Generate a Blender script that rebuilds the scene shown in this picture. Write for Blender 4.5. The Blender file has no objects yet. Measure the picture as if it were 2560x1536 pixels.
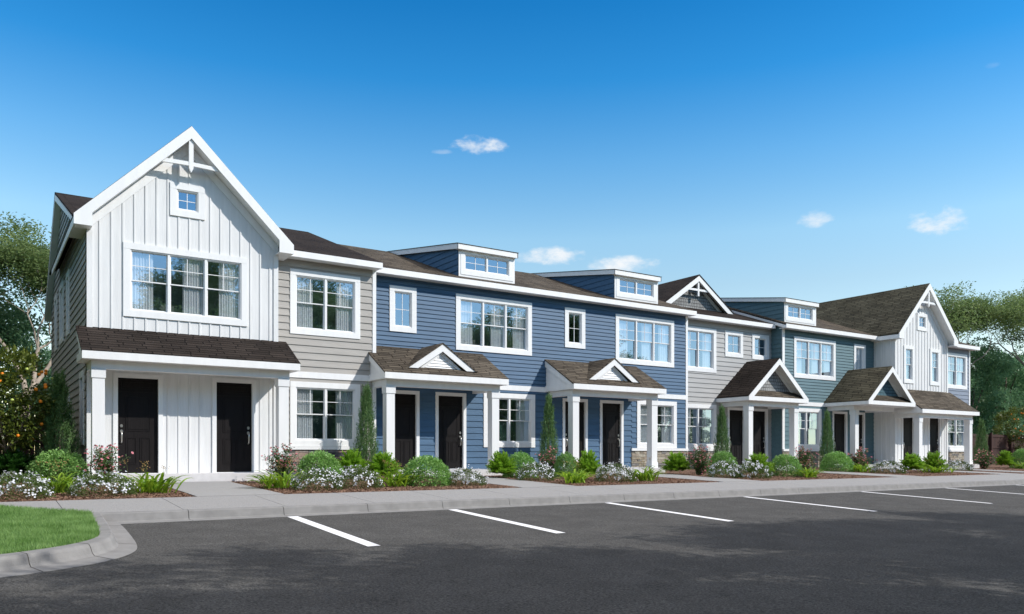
import bpy, math, random
import numpy as np
from mathutils import Vector, Matrix
R = math.radians
random.seed(7)
rng = np.random.default_rng(11)
scene = bpy.context.scene
COL = scene.collection

# ------------------------------------------------------------------ camera, sky, sun, exposure
CAMX, CAMY, CAMZ = -2.26, -22.41, 0.5
YAW = math.atan(3020 / 2010.0)                 # angle from the facade direction (+X) ... see below
cam = bpy.data.objects.new("camera", bpy.data.cameras.new("camera"))
COL.objects.link(cam)
cam.location = (CAMX, CAMY, CAMZ)
cam.rotation_euler = (R(90), 0, YAW - R(90))   # forward = (cos YAW, sin YAW, 0)
cam.data.sensor_width = 36.0
cam.data.lens = 36.0 * 2010 / 2560
cam.data.shift_y = (1136 - 768) / 2560.0
cam.data.clip_end = 3000
scene.camera = cam

SUN_EL, SUN_AZ_VEC = R(36.0), Vector((0.95, -1.0, 0)).normalized()
world = bpy.data.worlds.new("World")
scene.world = world
world.use_nodes = True
wn, wl = world.node_tree.nodes, world.node_tree.links
wn.clear()
w_out = wn.new("ShaderNodeOutputWorld")
w_bg = wn.new("ShaderNodeBackground")
w_bg.inputs[1].default_value = 0.15
sky = wn.new("ShaderNodeTexSky")
sky.sky_type = 'NISHITA'
sky.sun_disc = False
sky.sun_elevation = SUN_EL
sky.sun_rotation = math.atan2(SUN_AZ_VEC.x, SUN_AZ_VEC.y)
sky.air_density = 1.0
sky.dust_density = 0.0
sky.ozone_density = 2.5
hsv = wn.new("ShaderNodeHueSaturation")
hsv.inputs['Saturation'].default_value = 1.25
hsv.inputs['Value'].default_value = 1.0
wl.new(sky.outputs[0], hsv.inputs['Color'])


def M2(op, a, b, tree=None):
    n = wn.new("ShaderNodeMath"); n.operation = op
    for i, s in enumerate((a, b)):
        if s is None: continue
        if isinstance(s, (int, float)): n.inputs[i].default_value = s
        else: wl.new(s, n.inputs[i])
    return n.outputs[0]


def VDOT(a, v):
    n = wn.new("ShaderNodeVectorMath"); n.operation = 'DOT_PRODUCT'
    wl.new(a, n.inputs[0]); n.inputs[1].default_value = v
    return n.outputs['Value']


tc = wn.new("ShaderNodeTexCoord")
gdir = tc.outputs['Generated']
# fair-weather clouds: (azimuth from +X in degrees, elevation, half width, half height, strength)
CLOUDS = [(58.50, 20.9, 2.1, 0.80, 1.0), (61.3, 20.5, 0.9, .22, .22),
          (53.65, 13.7, 2.5, 0.85, 1.0), (48.6, 13.0, 2.8, 0.9, 1.0),
          (28.35, 14.2, 1.9, 1.1, 1.0), (35.6, 15.2, 1.2, 0.75, .7), (25.5, 22.5, .5, .25, .12)]
noise = wn.new("ShaderNodeTexNoise")
noise.inputs['Scale'].default_value = 38
noise.inputs['Detail'].default_value = 9
noise.inputs['Roughness'].default_value = .58
mp = wn.new("ShaderNodeMapping"); mp.inputs['Scale'].default_value = (1, 1, 1.9)
wl.new(gdir, mp.inputs['Vector']); wl.new(mp.outputs[0], noise.inputs['Vector'])
nz = M2('SUBTRACT', noise.outputs[0], .5)
nz = M2('MULTIPLY', nz, 3.6)
cloud = None
for az, el, a, b, st in CLOUDS:
    az, el, a, b = R(az), R(el), R(a), R(b)
    D = Vector((math.cos(az) * math.cos(el), math.sin(az) * math.cos(el), math.sin(el)))
    U = Vector((-math.sin(az), math.cos(az), 0)); W = D.cross(U) * -1
    if W.z < 0: W = -W
    dd = M2('MAXIMUM', VDOT(gdir, D), 0.01)
    u = M2('DIVIDE', M2('DIVIDE', VDOT(gdir, U), dd), a)
    w = M2('DIVIDE', M2('DIVIDE', VDOT(gdir, W), dd), b)
    # flatter base: squeeze the lower half
    w = M2('MULTIPLY', w, M2('ADD', 1.0, M2('MULTIPLY', M2('LESS_THAN', w, 0), .5)))
    e = M2('SUBTRACT', 1.0, M2('ADD', M2('MULTIPLY', u, u), M2('MULTIPLY', w, w)))
    e = M2('MAXIMUM', e, -2.0)
    e = M2('ADD', e, M2('MULTIPLY', nz, .75))
    n = wn.new("ShaderNodeMapRange"); n.interpolation_type = 'SMOOTHSTEP'
    wl.new(e, n.inputs[0]); n.inputs[1].default_value = 0.1; n.inputs[2].default_value = 1.35
    n.inputs[3].default_value = 0; n.inputs[4].default_value = st
    cloud = n.outputs[0] if cloud is None else M2('MAXIMUM', cloud, n.outputs[0])
wmix = wn.new("ShaderNodeMix"); wmix.data_type = 'RGBA'
# deepen the blue aloft and pale it towards the horizon (by true elevation)
sepz = wn.new("ShaderNodeSeparateXYZ"); wl.new(gdir, sepz.inputs[0])
ramp = wn.new("ShaderNodeValToRGB"); cr_ = ramp.color_ramp
SKYK = [(0.0, (1.35, 1.32, 1.25)), (.08, (1.9, 1.42, 1.12)), (.20, (2.1, 1.52, 1.14)), (.257, (2.2, 1.72, 1.30)), (.34, (1.30, 1.52, 1.38)), (.42, (.40, 1.22, 1.36)), (.49, (.19, 1.03, 1.25)), (.56, (.30, 1.05, 1.25)), (1.0, (.8, 1.2, 1.3))]
cr_.elements[0].position = 0; cr_.elements[1].position = 1
for i_, (p_, c_) in enumerate(SKYK):
    e_ = cr_.elements[0] if i_ == 0 else (cr_.elements[-1] if i_ == len(SKYK) - 1 else cr_.elements.new(p_))
    e_.position = p_; e_.color = tuple(q / 7 for q in c_) + (1,)
wl.new(sepz.outputs[2], ramp.inputs[0])
vmul = wn.new("ShaderNodeVectorMath"); vmul.operation = 'MULTIPLY'
wl.new(hsv.outputs[0], vmul.inputs[0]); wl.new(ramp.outputs[0], vmul.inputs[1])
vsc = wn.new("ShaderNodeVectorMath"); vsc.operation = 'SCALE'; vsc.inputs['Scale'].default_value = 7
wl.new(vmul.outputs[0], vsc.inputs[0])
# white glow added in the unseen upper sky for neutral fill light
zenith_fill = wn.new("ShaderNodeMapRange"); zenith_fill.interpolation_type = 'SMOOTHSTEP'
wl.new(sepz.outputs[2], zenith_fill.inputs[0]); zenith_fill.inputs[1].default_value = .52; zenith_fill.inputs[2].default_value = .78; zenith_fill.inputs[4].default_value = .92
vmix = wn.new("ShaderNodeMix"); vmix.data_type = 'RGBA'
wl.new(zenith_fill.outputs[0], vmix.inputs[0]); wl.new(vsc.outputs[0], vmix.inputs[6]); vmix.inputs[7].default_value = (8.2, 7.7, 7.4, 1)
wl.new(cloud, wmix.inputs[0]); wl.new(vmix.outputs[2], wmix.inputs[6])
wmix.inputs[7].default_value = (6.2, 6.4, 6.6, 1)
wl.new(wmix.outputs[2], w_bg.inputs[0]); wl.new(w_bg.outputs[0], w_out.inputs[0])

sun_d = bpy.data.lights.new("sun", 'SUN')
sun_d.energy = 4.4; sun_d.angle = R(0.5); sun_d.color = (1.0, 0.965, 0.91)
sun = bpy.data.objects.new("sun", sun_d); COL.objects.link(sun)
sdir = Vector((SUN_AZ_VEC.x * math.cos(SUN_EL), SUN_AZ_VEC.y * math.cos(SUN_EL), math.sin(SUN_EL)))
sun.rotation_euler = sdir.to_track_quat('Z', 'Y').to_euler()
scene.view_settings.view_transform = 'Standard'
scene.view_settings.look = 'None'
scene.view_settings.exposure = 0.0
scene.view_settings.gamma = 1.0

# ------------------------------------------------------------------ materials
MATS = {}


def mat(name, col, rough=.7, var=.08, vscale=3.0, bump=0.0, bscale=60.0, stretch=(1, 1, 1), spec=.3,
        translucent=0.0, objvar=0.0, col2=None):
    m = bpy.data.materials.new(name); m.use_nodes = True
    n, l = m.node_tree.nodes, m.node_tree.links
    p = n['Principled BSDF']
    p.inputs['Roughness'].default_value = rough
    p.inputs['Specular IOR Level'].default_value = spec
    t = n.new("ShaderNodeTexCoord")
    mpn = n.new("ShaderNodeMapping"); mpn.inputs['Scale'].default_value = stretch
    l.new(t.outputs['Object'], mpn.inputs['Vector'])
    nt = n.new("ShaderNodeTexNoise"); nt.inputs['Scale'].default_value = vscale; nt.inputs['Detail'].default_value = 6
    l.new(mpn.outputs[0], nt.inputs['Vector'])
    cr = n.new("ShaderNodeMix"); cr.data_type = 'RGBA'
    c2 = col2 or tuple(c * (1 + var) for c in col)
    c1 = col if col2 else tuple(c * (1 - var) for c in col)
    cr.inputs[6].default_value = (*c1, 1); cr.inputs[7].default_value = (*c2, 1)
    mr = n.new("ShaderNodeMapRange"); l.new(nt.outputs[0], mr.inputs[0])
    mr.inputs[1].default_value = .32; mr.inputs[2].default_value = .68
    l.new(mr.outputs[0], cr.inputs[0])
    colout = cr.outputs[2]
    if objvar:
        oi = n.new("ShaderNodeObjectInfo")
        hv = n.new("ShaderNodeHueSaturation"); l.new(colout, hv.inputs['Color'])
        m3 = n.new("ShaderNodeMapRange"); l.new(oi.outputs['Random'], m3.inputs[0])
        m3.inputs[3].default_value = 1 - objvar; m3.inputs[4].default_value = 1 + objvar
        l.new(m3.outputs[0], hv.inputs['Value'])
        colout = hv.outputs[0]
    l.new(colout, p.inputs['Base Color'])
    if bump:
        nb = n.new("ShaderNodeTexNoise"); nb.inputs['Scale'].default_value = bscale; nb.inputs['Detail'].default_value = 4
        l.new(mpn.outputs[0], nb.inputs['Vector'])
        bp = n.new("ShaderNodeBump"); bp.inputs['Strength'].default_value = bump; bp.inputs['Distance'].default_value = .01
        l.new(nb.outputs[0], bp.inputs['Height']); l.new(bp.outputs[0], p.inputs['Normal'])
    if translucent:
        tr = n.new("ShaderNodeBsdfTranslucent"); l.new(colout, tr.inputs[0])
        mx = n.new("ShaderNodeMixShader"); mx.inputs[0].default_value = translucent
        l.new(p.outputs[0], mx.inputs[1]); l.new(tr.outputs[0], mx.inputs[2])
        l.new(mx.outputs[0], n['Material Output'].inputs[0])
    MATS[name] = m
    return m


def shingle_mat(name, c1, c2, mortar, w=.62, h=.14, msize=.013, bump=1.0):
    m = bpy.data.materials.new(name); m.use_nodes = True
    n, l = m.node_tree.nodes, m.node_tree.links
    p = n['Principled BSDF']; p.inputs['Roughness'].default_value = .9; p.inputs['Specular IOR Level'].default_value = .06
    uv = n.new("ShaderNodeUVMap"); uv.uv_map = "UVMap"
    # break the courses a little
    nz_ = n.new("ShaderNodeTexNoise"); nz_.inputs['Scale'].default_value = 1.7
    l.new(uv.outputs[0], nz_.inputs['Vector'])
    vm = n.new("ShaderNodeVectorMath"); vm.operation = 'MULTIPLY_ADD'
    l.new(nz_.outputs['Color'], vm.inputs[0]); vm.inputs[1].default_value = (.05, .018, 0); l.new(uv.outputs[0], vm.inputs[2])
    b = n.new("ShaderNodeTexBrick"); l.new(vm.outputs[0], b.inputs['Vector'])
    b.inputs['Color1'].default_value = (*c1, 1); b.inputs['Color2'].default_value = (*c2, 1)
    b.inputs['Mortar'].default_value = (*mortar, 1)
    b.inputs['Scale'].default_value = 1.0; b.inputs['Brick Width'].default_value = w; b.inputs['Row Height'].default_value = h
    b.inputs['Mortar Size'].default_value = msize; b.inputs['Mortar Smooth'].default_value = .1
    b.inputs['Bias'].default_value = -.1
    b.offset = .37; b.squash = .72; b.squash_frequency = 3
    nn = n.new("ShaderNodeTexNoise"); nn.inputs['Scale'].default_value = 45; nn.inputs['Detail'].default_value = 3
    l.new(uv.outputs[0], nn.inputs['Vector'])
    nl = n.new("ShaderNodeTexNoise"); nl.inputs['Scale'].default_value = .9; nl.inputs['Detail'].default_value = 3
    l.new(uv.outputs[0], nl.inputs['Vector'])
    ad = n.new("ShaderNodeMath"); ad.operation = 'ADD'; l.new(nn.outputs[0], ad.inputs[0]); l.new(nl.outputs[0], ad.inputs[1])
    mr = n.new("ShaderNodeMapRange"); l.new(ad.outputs[0], mr.inputs[0]); mr.inputs[1].default_value = .6; mr.inputs[2].default_value = 1.4
    mr.inputs[3].default_value = .55; mr.inputs[4].default_value = 1.5
    hv = n.new("ShaderNodeHueSaturation"); l.new(b.outputs[0], hv.inputs['Color']); l.new(mr.outputs[0], hv.inputs['Value'])
    l.new(hv.outputs[0], p.inputs['Base Color'])
    # course height: sawtooth in v
    sp = n.new("ShaderNodeSeparateXYZ"); l.new(vm.outputs[0], sp.inputs[0])
    dv = n.new("ShaderNodeMath"); dv.operation = 'DIVIDE'; l.new(sp.outputs[1], dv.inputs[0]); dv.inputs[1].default_value = h
    fr = n.new("ShaderNodeMath"); fr.operation = 'FRACT'; l.new(dv.outputs[0], fr.inputs[0])
    iv = n.new("ShaderNodeMath"); iv.operation = 'SUBTRACT'; iv.inputs[0].default_value = 1.0; l.new(fr.outputs[0], iv.inputs[1])
    sb = n.new("ShaderNodeMath"); sb.operation = 'SUBTRACT'; l.new(iv.outputs[0], sb.inputs[0]); l.new(b.outputs['Fac'], sb.inputs[1])
    bp = n.new("ShaderNodeBump"); bp.inputs['Strength'].default_value = bump; bp.inputs['Distance'].default_value = .02
    l.new(sb.outputs[0], bp.inputs['Height']); l.new(bp.outputs[0], p.inputs['Normal'])
    MATS[name] = m
    return m


GR = (1, 1, .12)       # vertical grain stretch
GH = (.12, 1, 1)       # horizontal grain
WHITE = mat("white_paint", (.80, .795, .785), .45, .03, 6, .15, 60, GR)
WHITEB = mat("white_board", (.73, .725, .715), .5, .05, 9, .35, 55, (1, 1, .08))
GREY1 = mat("warm_grey_siding", (.375, .352, .322), .6, .07, 8, .4, 40, GH)
GREY2 = mat("light_grey_siding", (.40, .395, .385), .6, .06, 8, .35, 40, GH)
BLUE = mat("blue_siding", (.058, .121, .205), .55, .10, 8, .35, 40, GH)
TEAL = mat("teal_siding", (.10, .175, .20), .55, .09, 8, .35, 40, GH)
SLATE = mat("slate_blue_siding", (.215, .245, .305), .55, .08, 8, .35, 40, GH)
DOORM = mat("dark_door_paint", (.011, .009, .009), .5, .15, 12, .25, 50, GR, spec=.15)
NICKEL = mat("satin_nickel", (.62, .60, .56), .28, .04, 9)
NICKEL.node_tree.nodes['Principled BSDF'].inputs['Metallic'].default_value = .85
ROOFD = shingle_mat("dark_shingle", (.042, .033, .028), (.024, .019, .0165), (.007, .006, .0055))
ROOFM = shingle_mat("brown_shingle", (.125, .104, .080), (.062, .051, .040), (.012, .010, .008))
ROOFO = shingle_mat("olive_shingle", (.112, .101, .070), (.062, .056, .040), (.012, .011, .008))
SHAKEG = shingle_mat("grey_shake", (.33, .33, .32), (.26, .26, .255), (.07, .07, .07), .14, .14, .010, .8)
SHAKET = shingle_mat("teal_shake", (.12, .20, .235), (.09, .16, .19), (.03, .05, .06), .12, .14, .010, .8)
CONC = mat("sidewalk_concrete", (.29, .283, .28), .85, .24, 60, .6, 140)
CONCK = mat("kerb_concrete", (.225, .22, .216), .85, .12, 5, .3, 60)
CONCP = mat("path_concrete", (.30, .294, .29), .85, .08, 30, .3, 120)
SLABM = mat("porch_slab_concrete", (.62, .60, .60), .8, .05, 9, .2, 80)
FENCE = mat("stained_fence_wood", (.055, .027, .022), .8, .25, 5, .4, 40, GR)
BARK = mat("pale_bark", (.33, .275, .22), .9, .3, 5, .8, 14, (1, 1, .25))
BARKD = mat("dark_bark", (.13, .10, .08), .9, .3, 6, .8, 16, (1, 1, .25))
PAINTL = mat("road_paint", (.80, .80, .82), .7, .04, 30, .2, 90)
CURT = mat("sheer_curtain", (.90, .91, .91), .9, .03, 4, translucent=.15)
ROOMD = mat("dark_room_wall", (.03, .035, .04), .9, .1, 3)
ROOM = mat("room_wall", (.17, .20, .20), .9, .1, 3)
LEAF_TALL = mat("tall_tree_leaf", (.08, .135, .04), .5, .3, 1.3, translucent=.5, col2=(.25, .33, .12))
LEAF_WOOD = mat("wood_leaf", (.085, .19, .09), .5, .3, .7, translucent=.45, col2=(.24, .40, .21), objvar=.3)
LEAF_BOX = mat("boxwood_leaf", (.15, .32, .06), .45, .3, 9, translucent=.3, col2=(.32, .52, .17), objvar=.1)
LEAF_FERN = mat("bright_shrub_leaf", (.17, .34, .025), .45, .3, 9, translucent=.4, col2=(.36, .58, .06), objvar=.12)
LEAF_JUN = mat("deep_green_leaf", (.03, .10, .018), .45, .3, 9, translucent=.3, col2=(.07, .19, .035))
LEAF_LILY = mat("lily_leaf", (.11, .25, .02), .38, .3, 7, translucent=.4, col2=(.36, .52, .04), objvar=.12)
LEAF_PHLOX = mat("phlox_leaf", (.065, .11, .025), .5, .3, 12, translucent=.25, col2=(.13, .19, .05))
LEAF_ROSE = mat("rose_leaf", (.05, .10, .03), .45, .3, 12, translucent=.25, col2=(.11, .19, .06))
LEAF_CYP = mat("cypress_leaf", (.05, .13, .035), .55, .3, 9, translucent=.3, col2=(.19, .31, .11), objvar=.12)
LEAF_ORANGE = mat("orange_tree_leaf", (.05, .085, .014), .35, .3, 6, translucent=.3, col2=(.17, .20, .035))
PHLOXF = mat("white_blossom", (.80, .81, .86), .6, .04, 9, translucent=.25)
PINKF = mat("pink_blossom", (.80, .30, .38), .6, .2, 12, translucent=.25, col2=(.85, .45, .46))
TANF = mat("tan_seed_head", (.42, .27, .11), .7, .2, 12)
STEMM = mat("green_stem", (.10, .12, .035), .6, .2, 9)
ORANGEF = mat("orange_rind", (.80, .24, .015), .4, .15, 20)
LIMEF = mat("unripe_rind", (.42, .50, .12), .4, .15, 20)
STONES = [mat("ledge_stone", c, .85, .22, 9, .6, 30) for c in
          ((.30, .26, .20), (.40, .36, .29), (.20, .19, .18), (.34, .28, .22))]
STONED = [mat("ledge_stone_dark", c, .85, .22, 9, .6, 30) for c in
          ((.17, .16, .165), (.30, .22, .175), (.10, .095, .10), (.33, .28, .25))]
STONEG = mat("stone_joint", (.05, .045, .04), .95, .1)
GRASSM = mat("lawn_blade", (.14, .27, .06), .5, .3, 3, translucent=.4, col2=(.30, .46, .16))
SOILG = mat("lawn_soil", (.05, .11, .03), .9, .2, 6)
GROUNDM = mat("rough_ground", (.045, .075, .02), .95, .4, 2, .5, 20, col2=(.08, .10, .035))
MULCHB = mat("mulch_base", (.095, .052, .035), .95, .4, 40, .9, 120, col2=(.19, .11, .075))
MULCHC = mat("mulch_chip", (.14, .078, .05), .85, .4, 25, col2=(.33, .20, .135))


def asphalt():
    m = bpy.data.materials.new("asphalt"); m.use_nodes = True
    n, l = m.node_tree.nodes, m.node_tree.links
    p = n['Principled BSDF']; p.inputs['Roughness'].default_value = .9; p.inputs['Specular IOR Level'].default_value = .1
    t = n.new("ShaderNodeTexCoord")
    a = n.new("ShaderNodeTexNoise"); a.inputs['Scale'].default_value = 40; a.inputs['Detail'].default_value = 4; a.inputs['Roughness'].default_value = .8
    b = n.new("ShaderNodeTexNoise"); b.inputs['Scale'].default_value = 1.6; b.inputs['Detail'].default_value = 6
    v = n.new("ShaderNodeTexVoronoi"); v.inputs['Scale'].default_value = 120
    for q in (a, b, v): l.new(t.outputs['Object'], q.inputs['Vector'])
    r1 = n.new("ShaderNodeMapRange"); l.new(a.outputs[0], r1.inputs[0]); r1.inputs[1].default_value = .3; r1.inputs[2].default_value = .72
    r1.inputs[3].default_value = .010; r1.inputs[4].default_value = .158
    r2 = n.new("ShaderNodeMapRange"); l.new(b.outputs[0], r2.inputs[0]); r2.inputs[1].default_value = .3; r2.inputs[2].default_value = .7
    r2.inputs[3].default_value = .86; r2.inputs[4].default_value = 1.14
    mu = n.new("ShaderNodeMath"); mu.operation = 'MULTIPLY'; l.new(r1.outputs[0], mu.inputs[0]); l.new(r2.outputs[0], mu.inputs[1])
    cc = n.new("ShaderNodeCombineColor")
    for i, k in enumerate((1.025, 1.0, .97)):
        mm = n.new("ShaderNodeMath"); mm.operation = 'MULTIPLY'; mm.inputs[1].default_value = k
        l.new(mu.outputs[0], mm.inputs[0]); l.new(mm.outputs[0], cc.inputs[i])
    l.new(cc.outputs[0], p.inputs['Base Color'])
    bp = n.new("ShaderNodeBump"); bp.inputs['Strength'].default_value = .7; bp.inputs['Distance'].default_value = .006
    l.new(v.outputs['Distance'], bp.inputs['Height']); l.new(bp.outputs[0], p.inputs['Normal'])
    return m


ASPH = asphalt()


def glass():
    m = bpy.data.materials.new("window_glass"); m.use_nodes = True
    n, l = m.node_tree.nodes, m.node_tree.links
    n.remove(n['Principled BSDF'])
    tr = n.new("ShaderNodeBsdfTransparent"); tr.inputs[0].default_value = (.95, .97, .97, 1)
    gl = n.new("ShaderNodeBsdfGlossy"); gl.inputs['Roughness'].default_value = .015; gl.inputs[0].default_value = (.55, .72, .93, 1)
    fr = n.new("ShaderNodeLayerWeight"); fr.inputs[0].default_value = .5
    pw = n.new("ShaderNodeMath"); pw.operation = 'POWER'; pw.inputs[1].default_value = 4.0; l.new(fr.outputs['Facing'], pw.inputs[0])
    ad = n.new("ShaderNodeMath"); ad.operation = 'MULTIPLY_ADD'; ad.inputs[1].default_value = .55; ad.inputs[2].default_value = .42; ad.use_clamp = True
    l.new(pw.outputs[0], ad.inputs[0])
    mx = n.new("ShaderNodeMixShader"); l.new(ad.outputs[0], mx.inputs[0]); l.new(tr.outputs[0], mx.inputs[1]); l.new(gl.outputs[0], mx.inputs[2])
    l.new(mx.outputs[0], n['Material Output'].inputs[0])
    return m


GLASS = glass()

# ------------------------------------------------------------------ mesh helpers


class MB:
    """collects faces; build() links ONE mesh object"""

    def __init__(s):
        s.v, s.f, s.m, s.uv = [], [], [], []

    def face(s, pts, mi=0, uv=None):
        k = len(s.v); s.v += [tuple(p) for p in pts]; s.f.append(tuple(range(k, k + len(pts)))); s.m.append(mi)
        s.uv.append(uv if uv else [(0, 0)] * len(pts))

    def box(s, x0, x1, y0, y1, z0, z1, mi=0):
        P = [(x0, y0, z0), (x1, y0, z0), (x1, y1, z0), (x0, y1, z0), (x0, y0, z1), (x1, y0, z1), (x1, y1, z1), (x0, y1, z1)]
        for q in ((0, 3, 2, 1), (4, 5, 6, 7), (0, 1, 5, 4), (1, 2, 6, 5), (2, 3, 7, 6), (3, 0, 4, 7)):
            s.face([P[i] for i in q], mi)

    def prism(s, poly, mapf, a, b, mi=0):
        """poly in 2D extruded from a to b; mapf(u,v,w)"""
        A = [mapf(u, v, a) for u, v in poly]; B = [mapf(u, v, b) for u, v in poly]
        s.face(A, mi); s.face(B[::-1], mi)
        for i in range(len(poly)):
            j = (i + 1) % len(poly); s.face([A[i], B[i], B[j], A[j]], mi)

    def roof(s, pts, thick=.04, mi=0, under=0):
        P = [Vector(p) for p in pts]
        n = (P[1] - P[0]).cross(P[2] - P[0]).normalized()
        if n.z < 0: P = P[::-1]; n = -n
        u = Vector((0, 0, 1)).cross(n); u.normalize(); v = n.cross(u)
        uv = [(p.dot(u), p.dot(v)) for p in P]
        s.face(P, mi, uv)
        Q = [p - n * thick for p in P]
        s.face(Q[::-1], under, uv[::-1])
        for i in range(len(P)):
            j = (i + 1) % len(P); s.face([P[j], P[i], Q[i], Q[j]], mi, [uv[j], uv[i], uv[i], uv[j]])

    def uvface(s, pts, mi=0):
        P = [Vector(p) for p in pts]
        n = (P[1] - P[0]).cross(P[2] - P[0]).normalized()
        u = Vector((0, 0, 1)).cross(n); u.normalize(); v = n.cross(u)
        s.face(P, mi, [(p.dot(u), p.dot(v)) for p in P])

    def tube(s, pts, rad, n=7, mi=0):
        rings = []
        pts = [Vector(p) for p in pts]
        for i, p in enumerate(pts):
            d = (pts[min(i + 1, len(pts) - 1)] - pts[max(i - 1, 0)]).normalized()
            a = d.orthogonal().normalized() if i == 0 else (a - d * a.dot(d)).normalized()
            b = d.cross(a)
            r = rad[i] if hasattr(rad, '__len__') else rad
            k = len(s.v)
            for q in range(n):
                t = 2 * math.pi * q / n
                s.v.append(tuple(p + (a * math.cos(t) + b * math.sin(t)) * r))
            rings.append(k)
        for i in range(len(rings) - 1):
            for q in range(n):
                s.f.append((rings[i] + q, rings[i] + (q + 1) % n, rings[i + 1] + (q + 1) % n, rings[i + 1] + q))
                s.m.append(mi); s.uv.append([(0, 0)] * 4)
        for k in (rings[0], rings[-1]):
            s.f.append(tuple(range(k, k + n))); s.m.append(mi); s.uv.append([(0, 0)] * n)

    def mesh(s, name, mats, off=(0, 0, 0), smooth=False):
        me = bpy.data.meshes.new(name)
        ox, oy, oz = off
        me.from_pydata([(x - ox, y - oy, z - oz) for x, y, z in s.v], [], s.f)
        for m_ in (mats if isinstance(mats, (list, tuple)) else [mats]): me.materials.append(m_)
        me.polygons.foreach_set("material_index", s.m)
        uvl = me.uv_layers.new(name="UVMap")
        uvl.data.foreach_set("uv", [c for f in s.uv for p in f for c in p])
        if smooth: me.polygons.foreach_set("use_smooth", [True] * len(s.f))
        me.update()
        return me


def link(name, data, parent=None, loc=(0, 0, 0), rz=0, scale=None):
    o = bpy.data.objects.new(name, data); COL.objects.link(o)
    o.location = loc; o.rotation_euler = (0, 0, rz)
    if scale: o.scale = scale
    if parent: o.parent = parent
    return o


def tag(o, label=None, cat=None, group=None, kind=None):
    if label: o['label'] = label
    if cat: o['category'] = cat
    if group: o['group'] = group
    if kind: o['kind'] = kind
    return o


def struct(name, mb, mats, smooth=False):
    return tag(link(name, mb.mesh(name, mats, smooth=smooth)), kind='structure')


def copy_thing(root, loc, rz, scale):
    r = root.copy(); COL.objects.link(r)
    r.location = loc; r.rotation_euler = (0, 0, rz); r.scale = scale
    for ch in list(root.children):
        c = ch.copy(); COL.objects.link(c); c.parent = r
        for g in ch.children:
            d = g.copy(); COL.objects.link(d); d.parent = c
    return r


FRONT = lambda Y: (lambda u, v, o: (u, Y - o, v))      # outward = -Y
LEFT = lambda X: (lambda u, v, o: (X - o, u, v))       # outward = -X
RIGHT = lambda X: (lambda u, v, o: (X + o, u, v))


def lap_wall(mb, M, u0, u1, v0, v1, expo, holes=(), lap=.026, lim=None, mi=0):
    """lap siding (or a flat sheet when lap=0) with openings cut through it"""
    L = lim or (lambda v: (u0, u1))
    n = max(1, math.ceil((v1 - v0) / expo - 1e-6))
    for i in range(n):
        a0, b0 = v0 + i * expo, min(v1, v0 + (i + 1) * expo)
        cuts = {a0, b0}
        for h in holes:
            for z in (h[2], h[3]):
                if a0 < z < b0: cuts.add(z)
        cuts = sorted(cuts)
        off = lambda z: lap * (1 - (z - a0) / expo) + .003
        for a, b in zip(cuts, cuts[1:]):
            la, lb = L(a), L(b)
            if la[1] - la[0] < .01 and lb[1] - lb[0] < .01: continue
            mid = (a + b) / 2
            iv = [(max(min(la[0], lb[0]), u0) - 1, max(la[1], lb[1]) + 1)]
            for h in holes:
                if h[2] < mid < h[3]:
                    nv = []
                    for s0, s1 in iv:
                        if h[1] <= s0 or h[0] >= s1: nv.append((s0, s1)); continue
                        if h[0] > s0: nv.append((s0, h[0]))
                        if h[1] < s1: nv.append((h[1], s1))
                    iv = nv
            for s0, s1 in iv:
                A0, A1 = max(s0, la[0]), min(s1, la[1]); B0, B1 = max(s0, lb[0]), min(s1, lb[1])
                if A1 - A0 < .004 and B1 - B0 < .004: continue
                if A1 < A0: A0 = A1 = (A0 + A1) / 2
                if B1 < B0: B0 = B1 = (B0 + B1) / 2
                mb.face([M(A0, a, off(a)), M(A1, a, off(a)), M(B1, b, off(b)), M(B0, b, off(b))], mi)
                if a == a0 and lap > 0 and A1 > A0:
                    mb.face([M(A0, a, 0), M(A1, a, 0), M(A1, a, off(a)), M(A0, a, off(a))], mi)
                    for q in (A0, A1):
                        pass


def battens(mb, M, us, v0, topf, holes, w=.038, d=.022, mi=0):
    for u in us:
        segs = [(v0, topf(u))]
        for h in holes:
            if h[0] - .16 < u < h[1] + .16:
                nv = []
                for a, b in segs:
                    if h[3] <= a or h[2] >= b: nv.append((a, b)); continue
                    if h[2] - .16 > a: nv.append((a, h[2] - .16))
                    if h[3] + .16 < b: nv.append((h[3] + .16, b))
                segs = nv
        for a, b in segs:
            if b - a < .03: continue
            mb.prism([(u - w / 2, a), (u + w / 2, a), (u + w / 2, b), (u - w / 2, b)], M, .0035, d, mi)


def stone_wall(mb, M, u0, u1, v0, v1, seed):
    rr = random.Random(seed)
    mb.face([M(u0, v0, .004), M(u1, v0, .004), M(u1, v1, .004), M(u0, v1, .004)], 4)
    v = v0
    while v < v1 - .02:
        h = rr.uniform(.055, .12); h = min(h, v1 - v)
        if v1 - v - h < .04: h = v1 - v
        u = u0 + rr.uniform(-.1, 0)
        while u < u1:
            w = rr.uniform(.12, .42)
            a, b = max(u, u0), min(u + w, u1)
            if b - a > .02:
                sub = [(v, v + h)]
                if h > .1 and rr.random() < .3: sub = [(v, v + h * .5), (v + h * .5, v + h)]
                for s0, s1 in sub:
                    g = .005; o = rr.uniform(.02, .05); j = lambda: rr.uniform(-.004, .004)
                    A, B, C_, D_ = (a + g + j(), s0 + g + j()), (b - g + j(), s0 + g + j()), (b - g + j(), s1 - g + j()), (a + g + j(), s1 - g + j())
                    mi = rr.choice((0, 0, 1, 1, 2, 3))
                    mb.prism([A, B, C_, D_], M, .005, o, mi)
            u += w
        v += h


# ------------------------------------------------------------------ windows and doors
TW = .165
_wc = {}


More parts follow.
